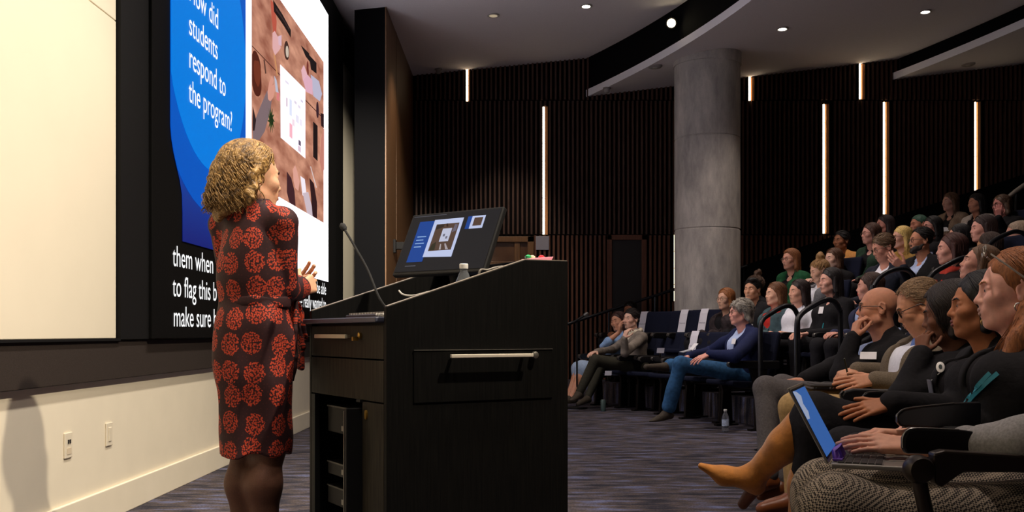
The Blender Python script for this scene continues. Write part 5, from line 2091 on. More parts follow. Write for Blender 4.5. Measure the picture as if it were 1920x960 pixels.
# ------------------------------------------------------------------ auditorium seats
NAVY = mat('seat_fabric', (22, 26, 44), 0.9, noise=0.25, nscale=180, bump=0.2, bscale=200, spec=0.15)
SEATP = mat('seat_black_plastic', (20, 19, 20), 0.35, spec=0.4)
SEATM = mat('seat_dark_metal', (34, 30, 28), 0.4, 0.6)
ARMTIP = mat('arm_tip_metal', (120, 116, 112), 0.3, 0.8)


def make_seat():
    t = thing('auditorium_seat', 'seat', 'seat')
    mb = MB().prism([(-0.20, 0.40), (0.24, 0.43), (0.25, 0.455), (0.24, 0.48), (-0.20, 0.455)], -0.235, 0.235, lambda p, q_, t_: (p, t_, q_))
    mb.build('seat', NAVY, t, bevel=0.015)
    mb = MB().prism([(-0.20, 0.44), (-0.145, 0.46), (-0.25, 0.90), (-0.265, 0.945), (-0.305, 0.945), (-0.30, 0.90)], -0.245, 0.245, lambda p, q_, t_: (p, t_, q_))
    mb.build('backrest', NAVY, t, bevel=0.02)
    mb = MB().prism([(-0.215, 0.43), (-0.20, 0.43), (-0.305, 0.90), (-0.325, 0.90)], -0.22, 0.22, lambda p, q_, t_: (p, t_, q_))
    mb.build('back_shell', SEATP, t, bevel=0.006)
    for s in (1, -1):
        y = 0.285*s
        mb = MB().prism([(-0.24, 0.585), (0.29, 0.60), (0.325, 0.615), (0.335, 0.64), (0.32, 0.662), (0.28, 0.672), (-0.24, 0.665)], y-0.024, y+0.024, lambda p, q_, t_: (p, t_, q_))
        a = mb.build('armrest', SEATP, t, bevel=0.010)
        MB().prism([(0.318, 0.618), (0.333, 0.632), (0.333, 0.645), (0.321, 0.66), (0.327, 0.664), (0.341, 0.648), (0.341, 0.630), (0.325, 0.612)], y-0.02, y+0.02, lambda p, q_, t_: (p, t_, q_)).build('arm_tip', ARMTIP, a, bevel=0.003)
        mb = MB().prism([(-0.10, 0.60), (0.10, 0.60), (0.02, 0.36), (0.04, 0.02), (-0.10, 0.02), (-0.08, 0.36)], y-0.016, y+0.016, lambda p, q_, t_: (p, t_, q_))
        mb.box((-0.16, y-0.03, 0.0), (0.10, y+0.03, 0.02))
        mb.build('standard', SEATM, t, bevel=0.004)
    MB().tube([(-0.05, -0.27, 0.40), (-0.05, 0.27, 0.40)], 0.02, 10).build('crossbar', SEATM, t)
    return t


SEAT0 = make_seat()
SEATS = {}
used = []


def place_seat(key, loc, yaw, label, group='navy auditorium seats in the curved rows'):
    t = SEAT0 if not used else copy_tree(SEAT0)
    used.append(1)
    t.location = loc
    t.rotation_euler = (0, 0, yaw)
    t['label'] = label
    t['group'] = group
    SEATS[key] = t
    return t


def arc_pt(R, deg):
    a = math.radians(deg)
    return V(AC[0]+R*math.cos(a), AC[1]+R*math.sin(a), 0)
# ------------------------------------------------------------------ the audience
PALE, ROSE, TAN, BROWN, DEEP = (226, 178, 152), (216, 160, 138), (196, 144, 108), (150, 98, 70), (104, 66, 48)
BLK, DBR, BRN, AUB, BLD, GRY = (22, 19, 19), (46, 32, 26), (92, 62, 40), (122, 68, 36), (206, 170, 104), (150, 144, 138)
FRAME = mat('glasses_black', (18, 17, 17), 0.3)
FRAMEW = mat('glasses_thin', (120, 106, 90), 0.3, 0.6)
SHW = fabric('shirt_white', (226, 228, 238), 0.05)
SHB = fabric('shirt_blue', (168, 184, 220), 0.08)
JBLK = fabric('jacket_black', (24, 23, 26), 0.2)
JNAVY = fabric('jacket_navy', (26, 34, 70), 0.15)
JTWEED = fabric('jacket_tweed', (112, 100, 84), 0.3, 220, 0.3, 200)
TGREY = fabric('trousers_grey', (92, 88, 88), 0.2, 120)
TBLK = fabric('trousers_black', (27, 26, 30), 0.2)
TKHAKI = fabric('trousers_khaki', (176, 146, 98), 0.15)
TDENIM = fabric('trousers_denim', (48, 88, 128), 0.3, 30)
LEATHER = mat('shoe_brown', (122, 66, 32), 0.4)
SUEDE = mat('shoe_suede', (60, 50, 38), 0.8, noise=0.3, nscale=60)
BADGE = mat('badge_white', (238, 236, 238), 0.5)


def row_of(p):
    r = math.hypot(p[0]-AC[0], p[1]-AC[1])
    k = int(np.argmin([abs(r-x) for x in ROWR]))
    return k, ROWZ[k]


def aud(key, px, ytop, s, turn, label, who, seat=True, **o):
    sc = o.get('sc', 1.0)
    C = P(px, ytop, s)-V(0, 0, 0.132*sc)
    k, fl = row_of(C)
    o.setdefault('floor', fl)
    yw = face_yaw(C, turn)
    o.setdefault('byaw', seat_yaw(C)+math.radians(6))
    far = s < 240
    o.setdefault('h', 0.0065 if far else 0.0042)
    o.setdefault('hc', 0.015 if far else 0.0065)
    r = person(key, label, C, yw, o)
    if seat:
        q_ = PEOPLE[key]
        hp = q_['hip']
        sy_ = o.get('seat_yaw', seat_yaw(hp))
        sl = o.get('seat_loc', (hp[0], hp[1]))
        place_seat(key, (sl[0], sl[1], q_['floor']), sy_, 'navy auditorium seat that '+who+' sits in')
    return r


# near row, from the aisle towards the camera
C1 = P(1646, 537, 335)
aud('bald', 1646, 534, 335, 86, 'bald man in black glasses resting his chin on his hand in a dark blazer', 'the bald man in glasses',
    skin=(214, 152, 122), hair=(150, 130, 110), style='bald', glasses=FRAME, top=('jacket', JBLK, SHB), collar=SHB, legs=TGREY, shoes=LEATHER, pitch=0.03, jaw=1.08, nose=1.1, h=0.0036, hh=0.0034,
    byaw=math.radians(186), KL=P(1437, 728, 338), KR=P(1466, 726, 322), AL=P(1440, 892, 350), AR=P(1470, 905, 345), TL=P(1402, 930, 352), TR=P(1428, 930, 348),
    EL=P(1576, 704, 345), WL=P(1600, 634, 341), handL=dict(d=V(0.30, 0.10, 0.92), n=V(0.80, 0.1, -0.35), curls=(1.0, 0.95, 0.95, 0.95), thumb=0.3, sc=1.0),
    ER=P(1560, 690, 318), WR=P(1508, 712, 325), handR=dict(d=V(-1, 0, -0.1), n=V(0, 0, -1), curl=0.25),
    badge=[(0.135, 0.06, -0.16, 0.085, 0.055)])
aud('tweed', 1722, 524, 382, 84, 'grey-haired man in a tweed blazer looking down and writing on his lap', 'the man in the tweed blazer',
    skin=(206, 148, 116), hair=(150, 122, 92), style='thin', hairline=0.03, glasses=FRAME, top=('jacket', JTWEED, SHW), collar=SHW, tie=fabric('tie_blue', (92, 116, 176), 0.1), legs=TKHAKI, shoes=LEATHER, pitch=-0.42, jaw=1.05,
    h=0.0034, hh=0.0032, byaw=math.radians(190), vneck=0.085, KL=P(1488, 764, 392), KR=P(1502, 752, 372), AL=P(1492, 930, 395), AR=P(1500, 925, 375),
    EL=P(1722, 722, 392), WL=P(1642, 712, 386), handL=dict(d=V(-1, -0.02, -0.10), n=V(0, 0.75, -0.65), curl=0.13, spread=0.05, thumb=0.2),
    ER=P(1690, 706, 355), WR=P(1606, 694, 366), handR=dict(d=V(-0.85, -0.25, -0.25), n=V(0.1, 0.25, -1), curls=(0.6, 0.7, 0.85, 0.95), thumb=0.8))
aud('dark_bob', 1781, 530, 432, 92, 'woman with a heavy dark bob and bowed head, hand at her chin', 'the woman with the dark bob',
    fem=True, skin=(120, 78, 58), hair=(38, 29, 25), style='bob', bangs=True, face_edge=56, vol=1.08, hair_len=0.12, top=('jacket', JBLK, fabric('blouse_dark', (40, 36, 38))), legs=TBLK, shoes=SHOEB, pitch=-0.15, sc=1.04,
    seat_loc=(1.84, 4.10), h=0.0038, hh=0.0034, byaw=math.radians(182), EL=P(1690, 742, 446), WL=P(1727, 664, 440), handL=dict(d=V(0.22, 0.30, 0.9), n=V(0.7, 0.6, -0.2), curls=(1.0, 1.0, 1.0, 1.0), thumb=0.2, sc=0.82),
    ER=P(1740, 745, 415), WR=P(1668, 758, 420), handR=dict(d=V(-0.95, 0.1, -0.25), n=V(0, 0, -1), curl=0.25))
aud('black_hair', 1838, 508, 498, 80, 'woman with sleek black hair, hoop earring and black blazer in mustard boots', 'the woman in mustard boots',
    fem=True, skin=(172, 112, 78), hair=(17, 15, 16), style='bob', top=('jacket', JBLK, fabric('blouse_black', (26, 24, 28))), legs=TBLK, lips=(120, 58, 52), pitch=0.0, nose=1.15,
    seat_loc=(1.71, 3.42), h=0.0032, hh=0.003, hhair=0.004, byaw=math.radians(180), hl=0.009,
    hip=P(1800, 800, 505)*V(1, 1, 0)+V(0, 0, 0.475), KL=P(1530, 772, 512), AL=P(1415, 893, 488), TL=P(1330, 870, 486), KR=P(1530, 808, 515), AR=P(1492, 1018, 508), TR=P(1440, 1040, 508), cut=dict(L=0.35, R=0.55), cuffr=0.055,
    EL=P(1786, 772, 512), WL=P(1670, 757, 524), handL=dict(d=V(-0.93, -0.04, -0.20), n=V(-0.1, 0.6, -0.8), curl=0.10, spread=0.07, thumb=-0.1),
    ER=P(1760, 770, 470), WR=P(1668, 768, 478), handR=dict(d=V(-0.95, 0, -0.2), n=V(0, 0, -1), curl=0.25))
RED = (140, 84, 44)
aud('red_hair', 1902, 466, 602, 84, 'woman with long ginger hair, glasses pushed up on her head and a teal lanyard', 'the woman with long ginger hair',
    fem=True, skin=(226, 170, 154), hair=RED, brow=(150, 98, 60), style='pulled', hair_len=0.30, hairline=0.010, top=('jacket', JBLK, fabric('blouse_black', (26, 24, 28))), legs=TBLK, shoes=SHOEB, nose=1.1,
    seat_loc=(1.53, 2.92), h=0.0028, hhair=0.0036, byaw=math.radians(172), EL=P(1830, 825, 610), WL=P(1748, 818, 600), ER=P(1840, 800, 560), WR=P(1740, 800, 555))
GREYJ = fabric('jacket_grey', (134, 132, 132), 0.2, 160)
m, nt, b = new_mat('houndstooth')
N, L = nt.nodes, nt.links
tc = N.new('ShaderNodeTexCoord')
mp = N.new('ShaderNodeMapping')
mp.inputs['Rotation'].default_value = (0.5, 0.6, 0.7)
L.new(tc.outputs['Object'], mp.inputs[0])
ck = N.new('ShaderNodeTexChecker')
ck.inputs['Scale'].default_value = 190
ck.inputs[1].default_value = lin((150, 136, 120))
ck.inputs[2].default_value = lin((30, 25, 22))
L.new(mp.outputs[0], ck.inputs[0])
L.new(ck.outputs[0], b.inputs['Base Color'])
b.inputs['Roughness'].default_value = 0.95
HOUND = m
LP = V(0.865, 2.64, 0.607)                  # laptop hinge centre
aud('typist', 2260, 440, 740, 75, 'person in a grey jacket and houndstooth skirt typing on a laptop', 'the laptop typist',
    fem=True, skin=(216, 158, 130), hair=BRN, style='bob', floor=0.0, top=('coat', GREYJ, SHW), skirt=HOUND, shoes=SHOEB, h=0.004, hh=0.0026, puff=0.004, drop=0.26,
    byaw=math.radians(165), hip=V(1.62, 2.40, 0.50), KL=P(1565, 905, 745)*V(1, 1, 0)+V(0, 0, 0.475), KR=P(1560, 905, 660)*V(1, 1, 0)+V(0, 0.05, 0.475),
    AL=V(0.78, 2.48, 0.1), AR=V(0.86, 2.70, 0.1),
    EL=P(1925, 836, 785), WL=P(1712, 838, 722), handL=dict(d=V(-0.93, 0.26, 0.07), n=V(0.0, 0.55, -0.85), curl=0.16, spread=0.0, thumb=0.6, sc=0.95),
    ER=P(1880, 842, 692), WR=P(1702, 818, 678), handR=dict(d=V(-0.85, -0.15, 0.10), n=V(0, 0, -1), curl=0.42, sc=1.0), sleeve=0.34)

# beyond the aisle, front row
aud('blazer', 1388, 561, 191, 72, 'grey-haired man in a navy blazer and jeans sitting cross-legged past the aisle', 'the man in the navy blazer',
    skin=(222, 160, 144), hair=(142, 136, 126), style='wavy_grey', glasses=FRAMEW, top=('jacket', JNAVY, SHB), collar=SHW, legs=TDENIM, shoes=SUEDE, h=0.005, hh=0.0045, hc=0.010, vneck=0.105, vlow=0.05, cuffr=0.072, cut=dict(L=0.88, R=0.9), socks=SHOEB,
    byaw=math.radians(196), hip=P(1388, 722, 191)*V(1, 1, 0)+V(0, 0, 0.53), KL=P(1276, 682, 198), AL=P(1252, 772, 196), TL=P(1218, 795, 198), KR=P(1330, 690, 180), AR=P(1250, 684, 184), TR=P(1212, 688, 186),
    EL=P(1378, 668, 202), WL=P(1330, 664, 200), handL=dict(d=V(-0.85, -0.2, -0.35), n=V(-0.3, 0.2, -0.9), curl=0.22, spread=0.12), ER=P(1330, 660, 178), WR=P(1292, 668, 186), handR=dict(d=V(-0.9, 0, -0.3), n=V(0, 0, -1), curl=0.5),
    badge=[(0.14, 0.085, 0.05, 0.075, 0.055)])
CREAM = fabric('cardigan_cream', (208, 196, 174), 0.12)
aud('cheek', 1183, 578, 153, 40, 'young woman in a grey and cream sweater resting her cheek on her fist', 'the woman resting her cheek on her fist',
    fem=True, skin=(228, 182, 160), hair=(34, 26, 24), style='tied', top=('sweater', fabric('sweater_grey', (132, 122, 112), 0.35, 14)), scarf=CREAM, legs=fabric('trousers_olive', (58, 56, 46), 0.2), shoes=SUEDE, h=0.0055, hh=0.0055,
    byaw=math.radians(200), hip=P(1196, 700, 153)*V(1, 1, 0)+V(0, 0, 0.52), KL=P(1116, 676, 158), AL=P(1086, 736, 158), TL=P(1072, 752, 160), KR=P(1130, 680, 150), AR=P(1102, 745, 152), TR=P(1085, 757, 155),
    EL=P(1172, 662, 160), WL=P(1170, 634, 161), handL=dict(d=V(0.35, -0.05, 0.9), n=V(0.8, 0.5, 0), curls=(0.7, 0.8, 0.9, 1.0), thumb=0.1), ER=P(1150, 655, 150), WR=P(1118, 660, 155))
SKYB = fabric('dress_sky', (140, 172, 216), 0.1)
aud('forehead', 1159, 584, 147, 38, 'woman in a light blue dress leaning aside with a hand to her forehead', 'the woman in the light blue dress',
    fem=True, skin=(206, 150, 122), hair=(56, 30, 26), style='long', top=('dress_top', SKYB), skirt=fabric('dress_skirt', (176, 198, 228), 0.1), shoes=SUEDE, roll=0.2, bare_legs=True, bare_arms=True, sleeve=-0.55, h=0.006, hh=0.0055,
    byaw=math.radians(202), hip=P(1150, 695, 147)*V(1, 1, 0)+V(0, 0, 0.52), KL=P(1090, 690, 150), KR=P(1084, 692, 145), AL=P(1072, 745, 152), AR=P(1066, 742, 147), TL=P(1058, 752, 152), TR=P(1052, 750, 147),
    EL=P(1160, 655, 146), WL=P(1130, 656, 150), ER=P(1140, 640, 150), WR=P(1160, 624, 150), handR=dict(d=V(0.1, -0.1, 0.95), n=V(0.9, 0.2, 0), curl=0.5))
aud('behind_pair', 1181, 565, 136, 20, 'dark-skinned person half hidden behind the woman resting her cheek', 'the person half hidden behind the leaning pair', skin=BROWN, hair=BLK, style='short', top=('sweater', JBLK), legs=TBLK)

# second row
aud('auburn', 1360, 540, 160, 42, 'woman with short auburn hair in a dark patterned coat beside an empty reserved seat', 'the woman with short auburn hair', fem=True, skin=PALE, hair=(150, 94, 52), style='bob', glasses=FRAMEW,
    top=('coat', fabric('coat_patterned', (54, 46, 48), 0.8, 16), JBLK), legs=TBLK)
aud('dark_coat', 1410, 521, 168, 26, 'black-haired man with a broad face in a dark zipped coat', 'the black-haired man in the dark coat', skin=(208, 156, 126), hair=BLK, style='short', part=True, top=('coat', JBLK, JBLK), legs=TBLK, jaw=1.1)
aud('red_top', 1453, 529, 173, 58, 'woman with wavy brown hair in a red and teal top', 'the woman in the red and teal top', fem=True, skin=PALE, hair=(104, 66, 40), style='long_wavy', top=('jacket', fabric('jacket_teal', (66, 86, 92), 0.4, 20), fabric('top_red', (186, 48, 42), 0.1)), legs=TBLK, vneck=0.09)
aud('white_shirt', 1497, 524, 179, 54, 'woman with straight dark hair in a white short-sleeved shirt', 'the dark-haired woman in the white shirt', fem=True, skin=(220, 166, 142), hair=(40, 28, 26), style='long', top=('blouse', SHW), legs=TBLK, sleeve=-0.3, bare_arms=True)
aud('black_top', 1556, 502, 192, 58, 'woman with long black hair and white badge holding a paper, dressed in black', 'the woman with the paper on her lap', fem=True, skin=(214, 162, 144), hair=(30, 24, 25), style='long', hair_len=0.30, top=('sweater', JBLK), legs=TBLK, h=0.005,
    KL=P(1492, 640, 192), KR=P(1508, 640, 185), badge=[(0.13, 0.02, 0.06, 0.06, 0.07), (0.125, 0.05, -0.06, 0.014, 0.13, fabric('lanyard_teal', (36, 120, 130), 0.05))])
aud('profile', 1630, 511, 207, 84, 'woman with dark brown hair in profile just behind the bald man', 'the woman in profile behind the bald man', fem=True, skin=(208, 152, 134), hair=(60, 40, 32), style='bob', top=('jacket', fabric('jacket_dusk', (48, 52, 76)), SHB), legs=TBLK, lips=(170, 60, 62))
aud('looking_up', 1836, 458, 272, 82, 'woman with brown hair and white shirt tilting her face upward', 'the woman tilting her face upward', fem=True, skin=(214, 156, 134), hair=(108, 78, 52), style='long', hair_len=0.2, hairline=0.015, top=('blouse', SHW), legs=TBLK, pitch=0.30, h=0.0042, sc=1.05)
aud('top_knot', 1414, 516, 158, 60, 'person with a brown top knot behind the black-haired man', 'the person with the brown top knot', fem=True, skin=TAN, hair=(74, 50, 34), style='bun', top=('sweater', JBLK), legs=TBLK)

# third row
aud('green_left', 1482, 466, 156, 46, 'woman with reddish shoulder-length hair in a bright green jacket by the column', 'the woman in the bright green jacket', fem=True, skin=(220, 164, 142), hair=(134, 84, 50), style='long', bangs=True, glasses=FRAMEW, top=('jacket', fabric('jacket_green', (26, 78, 48), 0.3, 25), JBLK), legs=TBLK, badge=[(0.14, -0.02, 0.0, 0.075, 0.05)])
aud('sandy', 1536, 486, 168, 62, 'person with sandy hair in a bun and a grey jacket looking down', 'the person with the sandy bun', fem=True, skin=PALE, hair=(160, 122, 78), style='bun', pitch=-0.25, top=('jacket', fabric('jacket_pale_grey', (112, 112, 116), 0.2), SHW), legs=TBLK, badge=[(0.13, 0.06, 0.02, 0.06, 0.07)])
aud('pale_face', 1562, 465, 156, 46, 'pale woman with long brown hair behind the sandy-haired person', 'the pale woman behind the sandy bun', fem=True, skin=(232, 190, 170), hair=(88, 58, 40), style='long', top=('jacket', JBLK, fabric('top_beige', (170, 146, 120))), legs=TBLK)
aud('reading', 1656, 438, 186, 62, 'man in rimless glasses and dark suit looking down, hand raised', 'the man looking down in the dark suit', skin=(206, 148, 128), hair=(104, 80, 58), style='short', glasses=FRAMEW, pitch=-0.35, top=('jacket', fabric('suit_dark', (30, 34, 46)), SHW), collar=SHW, legs=TBLK, vneck=0.085, sc=1.08,
    EL=P(1705, 520, 195), WL=P(1694, 502, 198), handL=dict(d=V(-0.75, 0.0, 0.6), n=V(0.3, 0.6, 0.2), curl=0.5))
aud('bearded', 1726, 426, 193, 66, 'man with receding dark hair, black glasses and beard in a blue shirt', 'the bearded man in glasses', skin=(190, 132, 104), hair=BLK, style='short', hairline=0.03, glasses=FRAME, beard=(34, 27, 25), top=('jacket', JBLK, SHB), collar=SHB, legs=TBLK, vneck=0.09)
aud('red_scarf', 1783, 437, 217, 74, 'woman with short brown hair wearing a rust red scarf', 'the woman in the rust red scarf', fem=True, skin=(214, 158, 140), hair=(72, 42, 36), style='bob', top=('sweater', fabric('sweater_black', (30, 26, 28))), scarf=fabric('scarf_rust', (168, 56, 44), 0.2), legs=TBLK, sc=1.08)
aud('brown_back', 1853, 436, 200, 110, 'person with cropped dark brown hair seen from behind below the smiling woman', 'the person with cropped brown hair', skin=TAN, hair=(58, 42, 34), style='bob', top=('sweater', JBLK), legs=TBLK)

# fourth row
aud('tan_jacket', 1577, 432, 149, 40, 'woman with dark skin and close black hair in a tan jacket', 'the woman in the tan jacket', fem=True, skin=BROWN, hair=BLK, style='tied', top=('coat', fabric('jacket_tan', (196, 138, 76), 0.15), JBLK), legs=TBLK)
aud('green_right', 1632, 418, 156, 62, 'woman with straight brown hair and glasses in a dark green jacket', 'the woman in the dark green jacket', fem=True, skin=(216, 160, 146), hair=(70, 44, 34), style='bob', glasses=FRAMEW, top=('jacket', fabric('jacket_forest', (40, 62, 48), 0.2), JBLK), legs=TBLK)
aud('blond', 1690, 424, 166, 60, 'woman with long straight blond hair and glasses', 'the woman with long blond hair', fem=True, skin=(222, 168, 148), hair=(222, 186, 112), style='long', hair_len=0.30, glasses=FRAMEW, top=('sweater', fabric('top_ochre', (150, 116, 60))), legs=TBLK)
aud('dark_woman', 1797, 420, 171, 85, 'person with flat dark hair mostly hidden below the row of the smiling woman', 'the person with flat dark hair', skin=(214, 160, 140), hair=(24, 20, 22), style='bob', top=('sweater', JBLK), legs=TBLK)
aud('smiling', 1842, 403, 186, 66, 'smiling woman with long dark brown hair over the end of the upper rows', 'the smiling woman', fem=True, skin=(224, 166, 150), hair=(48, 32, 30), style='long', top=('sweater', JBLK), legs=TBLK, sc=1.08)
aud('hooded', 1908, 413, 190, 70, 'person with beige hat and dark coat at the right edge of the upper rows', 'the person in the beige hat', skin=(196, 146, 130), hair=(150, 130, 110), style='tied', cap='hat', top=('coat', JBLK, JBLK), legs=TBLK, sc=1.15)

# top rows
aud('shadow_woman', 1658, 403, 146, 62, 'woman with dark hair in shadow above the woman in dark green', 'the shaded dark-haired woman', fem=True, skin=(188, 130, 116), hair=(40, 28, 28), style='long', top=('sweater', JBLK), legs=TBLK)
aud('beanie', 1722, 402, 150, 55, 'man wearing a green beanie', 'the man in the green beanie', skin=(188, 128, 104), hair=(52, 84, 70), style='tied', cap='beanie', top=('coat', JBLK, JBLK), legs=TBLK)
aud('dark_glasses', 1747, 405, 156, 58, 'woman with black hair and heavy dark glasses between the beanie and the smiling woman', 'the woman in heavy dark glasses', fem=True, skin=(198, 142, 128), hair=BLK, style='long', glasses=FRAME, top=('sweater', JBLK), legs=TBLK)
aud('beige_cardigan', 1781, 361, 136, 52, 'person with long light brown hair and pale badge in a beige cardigan, top row left', 'the person in the beige cardigan', fem=True, skin=(198, 150, 134), hair=(100, 72, 52), style='long', top=('jacket', fabric('cardigan_beige', (150, 128, 108), 0.15), JBLK), legs=TBLK, badge=[(0.13, 0.02, -0.02, 0.09, 0.06)])
aud('white_cardigan', 1830, 363, 141, 50, 'woman with black hair in a white cardigan, middle of the top row', 'the woman in the white cardigan', fem=True, skin=(190, 134, 110), hair=BLK, style='long', bangs=True, top=('jacket', fabric('cardigan_white', (192, 180, 172), 0.1), JBLK), legs=TBLK)
aud('wavy_brown', 1877, 365, 151, 52, 'person with wavy brown hair holding a hand over the mouth, top row right', 'the person with wavy brown hair', skin=(190, 126, 118), hair=(78, 58, 44), style='curly_long', glasses=FRAME, top=('coat', JBLK, JBLK), legs=TBLK,
    EL=P(1880, 430, 158), WL=P(1872, 408, 160), handL=dict(d=V(0.05, 0.1, 0.95), n=V(0.3, 0.9, 0), curl=0.5))
# ------------------------------------------------------------------ extras on people
def touch(px, py, gap=0.004):
    """Where the line of sight through a photograph pixel meets what is built so far: (point, normal, top-level object)."""
    bpy.context.view_layer.update()
    o = Vector((0, 0, CAMZ))
    d = Vector(((px-CX)/FPX, 1.0, (HY-py)/FPX)).normalized()
    ok, loc, nor, _, ob, _ = SC.ray_cast(bpy.context.evaluated_depsgraph_get(), o, d)
    r = ob
    while r.parent is not None:
        r = bpy.data.objects[r.parent.name]
    n = V(nor[0], nor[1], nor[2])
    if n @ V(d[0], d[1], d[2]) > 0:
        n = -n
    return V(loc[0], loc[1], loc[2])+n*gap, n, bpy.data.objects[r.name]


pq = PEOPLE['black_hair']
J, base, root = pq['J'], pq['base'], pq['root']
BOOT = mat('boot_mustard', (178, 112, 34), 0.75, noise=0.15, nscale=40, bump=0.2, bscale=60, sheen=0.3)
SOLE = mat('boot_sole', (96, 52, 26), 0.5)
for k, tw in (('L', 0.84), ('R', 0.66)):
    K, A, T = J['K'+k], J['A'+k], J['T'+k]
    d = unit(T-A)
    up = unit(K-A)
    tp = A+(K-A)*tw
    mid = A+(K-A)*0.5
    hl = A-d*0.035-up*0.045
    S = [cap(tp, mid, 0.064, 0.060, 0.03), cap(mid, A, 0.060, 0.041, 0.03), cap(A, hl, 0.042, 0.036, 0.03), cap(A-up*0.02+d*0.02, A+d*0.10-up*0.035, 0.042, 0.036, 0.03), cap(A+d*0.10-up*0.035, T+d*0.02-up*0.02, 0.036, 0.013, 0.03),
         plane(tp-up*0.012, up, 0.006)]
    bo = skinmesh('boot', [(*surf(S, 0.005, waves(34, 0.003, 21)), 0)], BOOT, root)
    hb = hl-up*0.02
    skinmesh('boot_heel', [(*surf([cap(hb, hb-up*0.085-d*0.012, 0.028, 0.021, 0.01), plane(hb-up*0.095, -up, 0.003)], 0.004), 0)], SOLE, bo)
# hoop earring and badge reel
GOLD = mat('gold_hoop', (200, 170, 110), 0.3, 0.9)
Cl, R = pq['Cl'], pq['R']


def hq(p, x, y, z):
    return p['Cl']+p['R'] @ (V(x, y, z)*p['sc'])


c0 = hq(pq, -0.004, 0.088, -0.062)
MB().tube([c0+R @ V(0.017*math.cos(a), 0, 0.017*math.sin(a)) for a in np.linspace(0, 2*PI, 20)], 0.0022, 6).build('hoop_earring', GOLD, root, smooth=True)
rh = PEOPLE['red_hair']
c0 = hq(rh, -0.002, 0.086, -0.052)
MB().tube([c0+rh['R'] @ V(0.010*math.cos(a), 0, 0.012*math.sin(a)) for a in np.linspace(0, 2*PI, 16)], 0.0022, 6).build('hoop_earring', mat('silver_hoop', (200, 200, 196), 0.3, 0.9), rh['root'], smooth=True)
# glasses pushed up into the ginger hair
mb = MB()
for s in (1, -1):
    mb.tube([hq(rh, 0.072, 0.066*s, 0.112), hq(rh, 0.03, 0.094*s, 0.075), hq(rh, -0.03, 0.100*s, 0.025), hq(rh, -0.05, 0.099*s, 0.0)], 0.003, 6)
    mb.tube([hq(rh, 0.085+0.0*a, (0.034+0.028*math.cos(a))*s, 0.125+0.016*math.sin(a)) for a in np.linspace(0, 2*PI, 14)], 0.003, 6)
mb.build('raised_glasses', mat('glasses_silver', (168, 160, 150), 0.3, 0.5), rh['root'], smooth=True)
# teal lanyard over her jacket
TEAL = mat('lanyard_teal_bright', (40, 140, 160), 0.5)
b0 = rh['base']
strap = []
for off in (0.0, 1.0):
    pts = smooth_path([touch(a_, c_, 0.006)[0]-b0 for a_, c_ in ((1858+off*14, 700), (1846+off*12, 712), (1832+off*9, 728), (1818+off*7, 746), (1805+off*4, 766), (1795+off*2, 786))], 5)
    strap.append(pts)
for off, pts in enumerate(strap):
    n_ = len(pts)
    vs = []
    for i in range(n_):
        d_ = unit(pts[min(i+1, n_-1)]-pts[max(i-1, 0)])
        w = unit(np.cross(d_, V(-0.5, -0.8, 0.3)))*0.0065
        o_ = unit(np.cross(d_, w))*0.0012
        vs += [pts[i]-w-o_, pts[i]+w-o_, pts[i]+w+o_, pts[i]-w+o_]
    fs = [(4*i+a_, 4*i+(a_+1) % 4, 4*i+4+(a_+1) % 4, 4*i+4+a_) for i in range(n_-1) for a_ in range(4)]+[(3, 2, 1, 0), (4*n_-4, 4*n_-3, 4*n_-2, 4*n_-1)]
    MB().add(vs, fs).build('lanyard', TEAL, rh['root'])
p0 = strap[0][-1]
MB().tube([p0, p0-V(0.01, 0, 0.02), p0-V(0.015, 0, 0.045)], 0.004, 8).build('lanyard_clip', STEEL, rh['root'])
# badge reel and card of the dark bob woman
c0, nrm, who_ = touch(1763, 690, 0.004)
b0 = V(*who_.location)
c0 = c0-b0
ax1 = unit(np.cross(nrm, V(0, 0, 1)))
ax2 = unit(np.cross(ax1, nrm))
mb = MB()
mb.lathe([(0.019, 0), (0.019, 0.006), (0.011, 0.009)], n=20, M=lambda p: c0+ax1*p[0]*0.8+ax2*p[1]*1.15+nrm*p[2])
rl = mb.build('badge_reel', WHITE, who_, smooth=True)
MB().lathe([(0.008, 0.009), (0.008, 0.0105)], n=16, M=lambda p: c0+ax1*p[0]*0.8+ax2*p[1]*1.15+nrm*p[2]).build('reel_disc', mat('reel_dark', (60, 70, 70), 0.4), rl)
c1, n1_, w1_ = touch(1748, 726, 0.006)
c1 = c1-b0
MB().tube([c0-ax2*0.02+nrm*0.003, (c0+c1)/2+nrm*0.006, c1+ax2*0.025], 0.0022, 6).build('badge_cord', WHITE, who_)
bx = unit(np.cross(n1_, V(0, 0, 1)))
by = unit(np.cross(bx, n1_))
MB().box((-0.020, -0.034, 0), (0.020, 0.030, 0.003), lambda p: c1+bx*p[0]+by*p[1]+n1_*p[2]).build('name_badge', mat('badge_blue_grey', (120, 124, 140), 0.4), who_)
bm_ = PEOPLE['bald']
c0, n0_, w0_ = touch(1628, 668, 0.003)
c0 = c0-V(*w0_.location)
bx = unit(np.cross(n0_, V(0, 0, 1)))
by = unit(np.cross(bx, n0_))
MB().box((-0.042, -0.028, 0), (0.042, 0.028, 0.003), lambda q_: c0+bx*q_[0]+by*q_[1]+n0_*q_[2]).build('name_badge', BADGE, w0_)

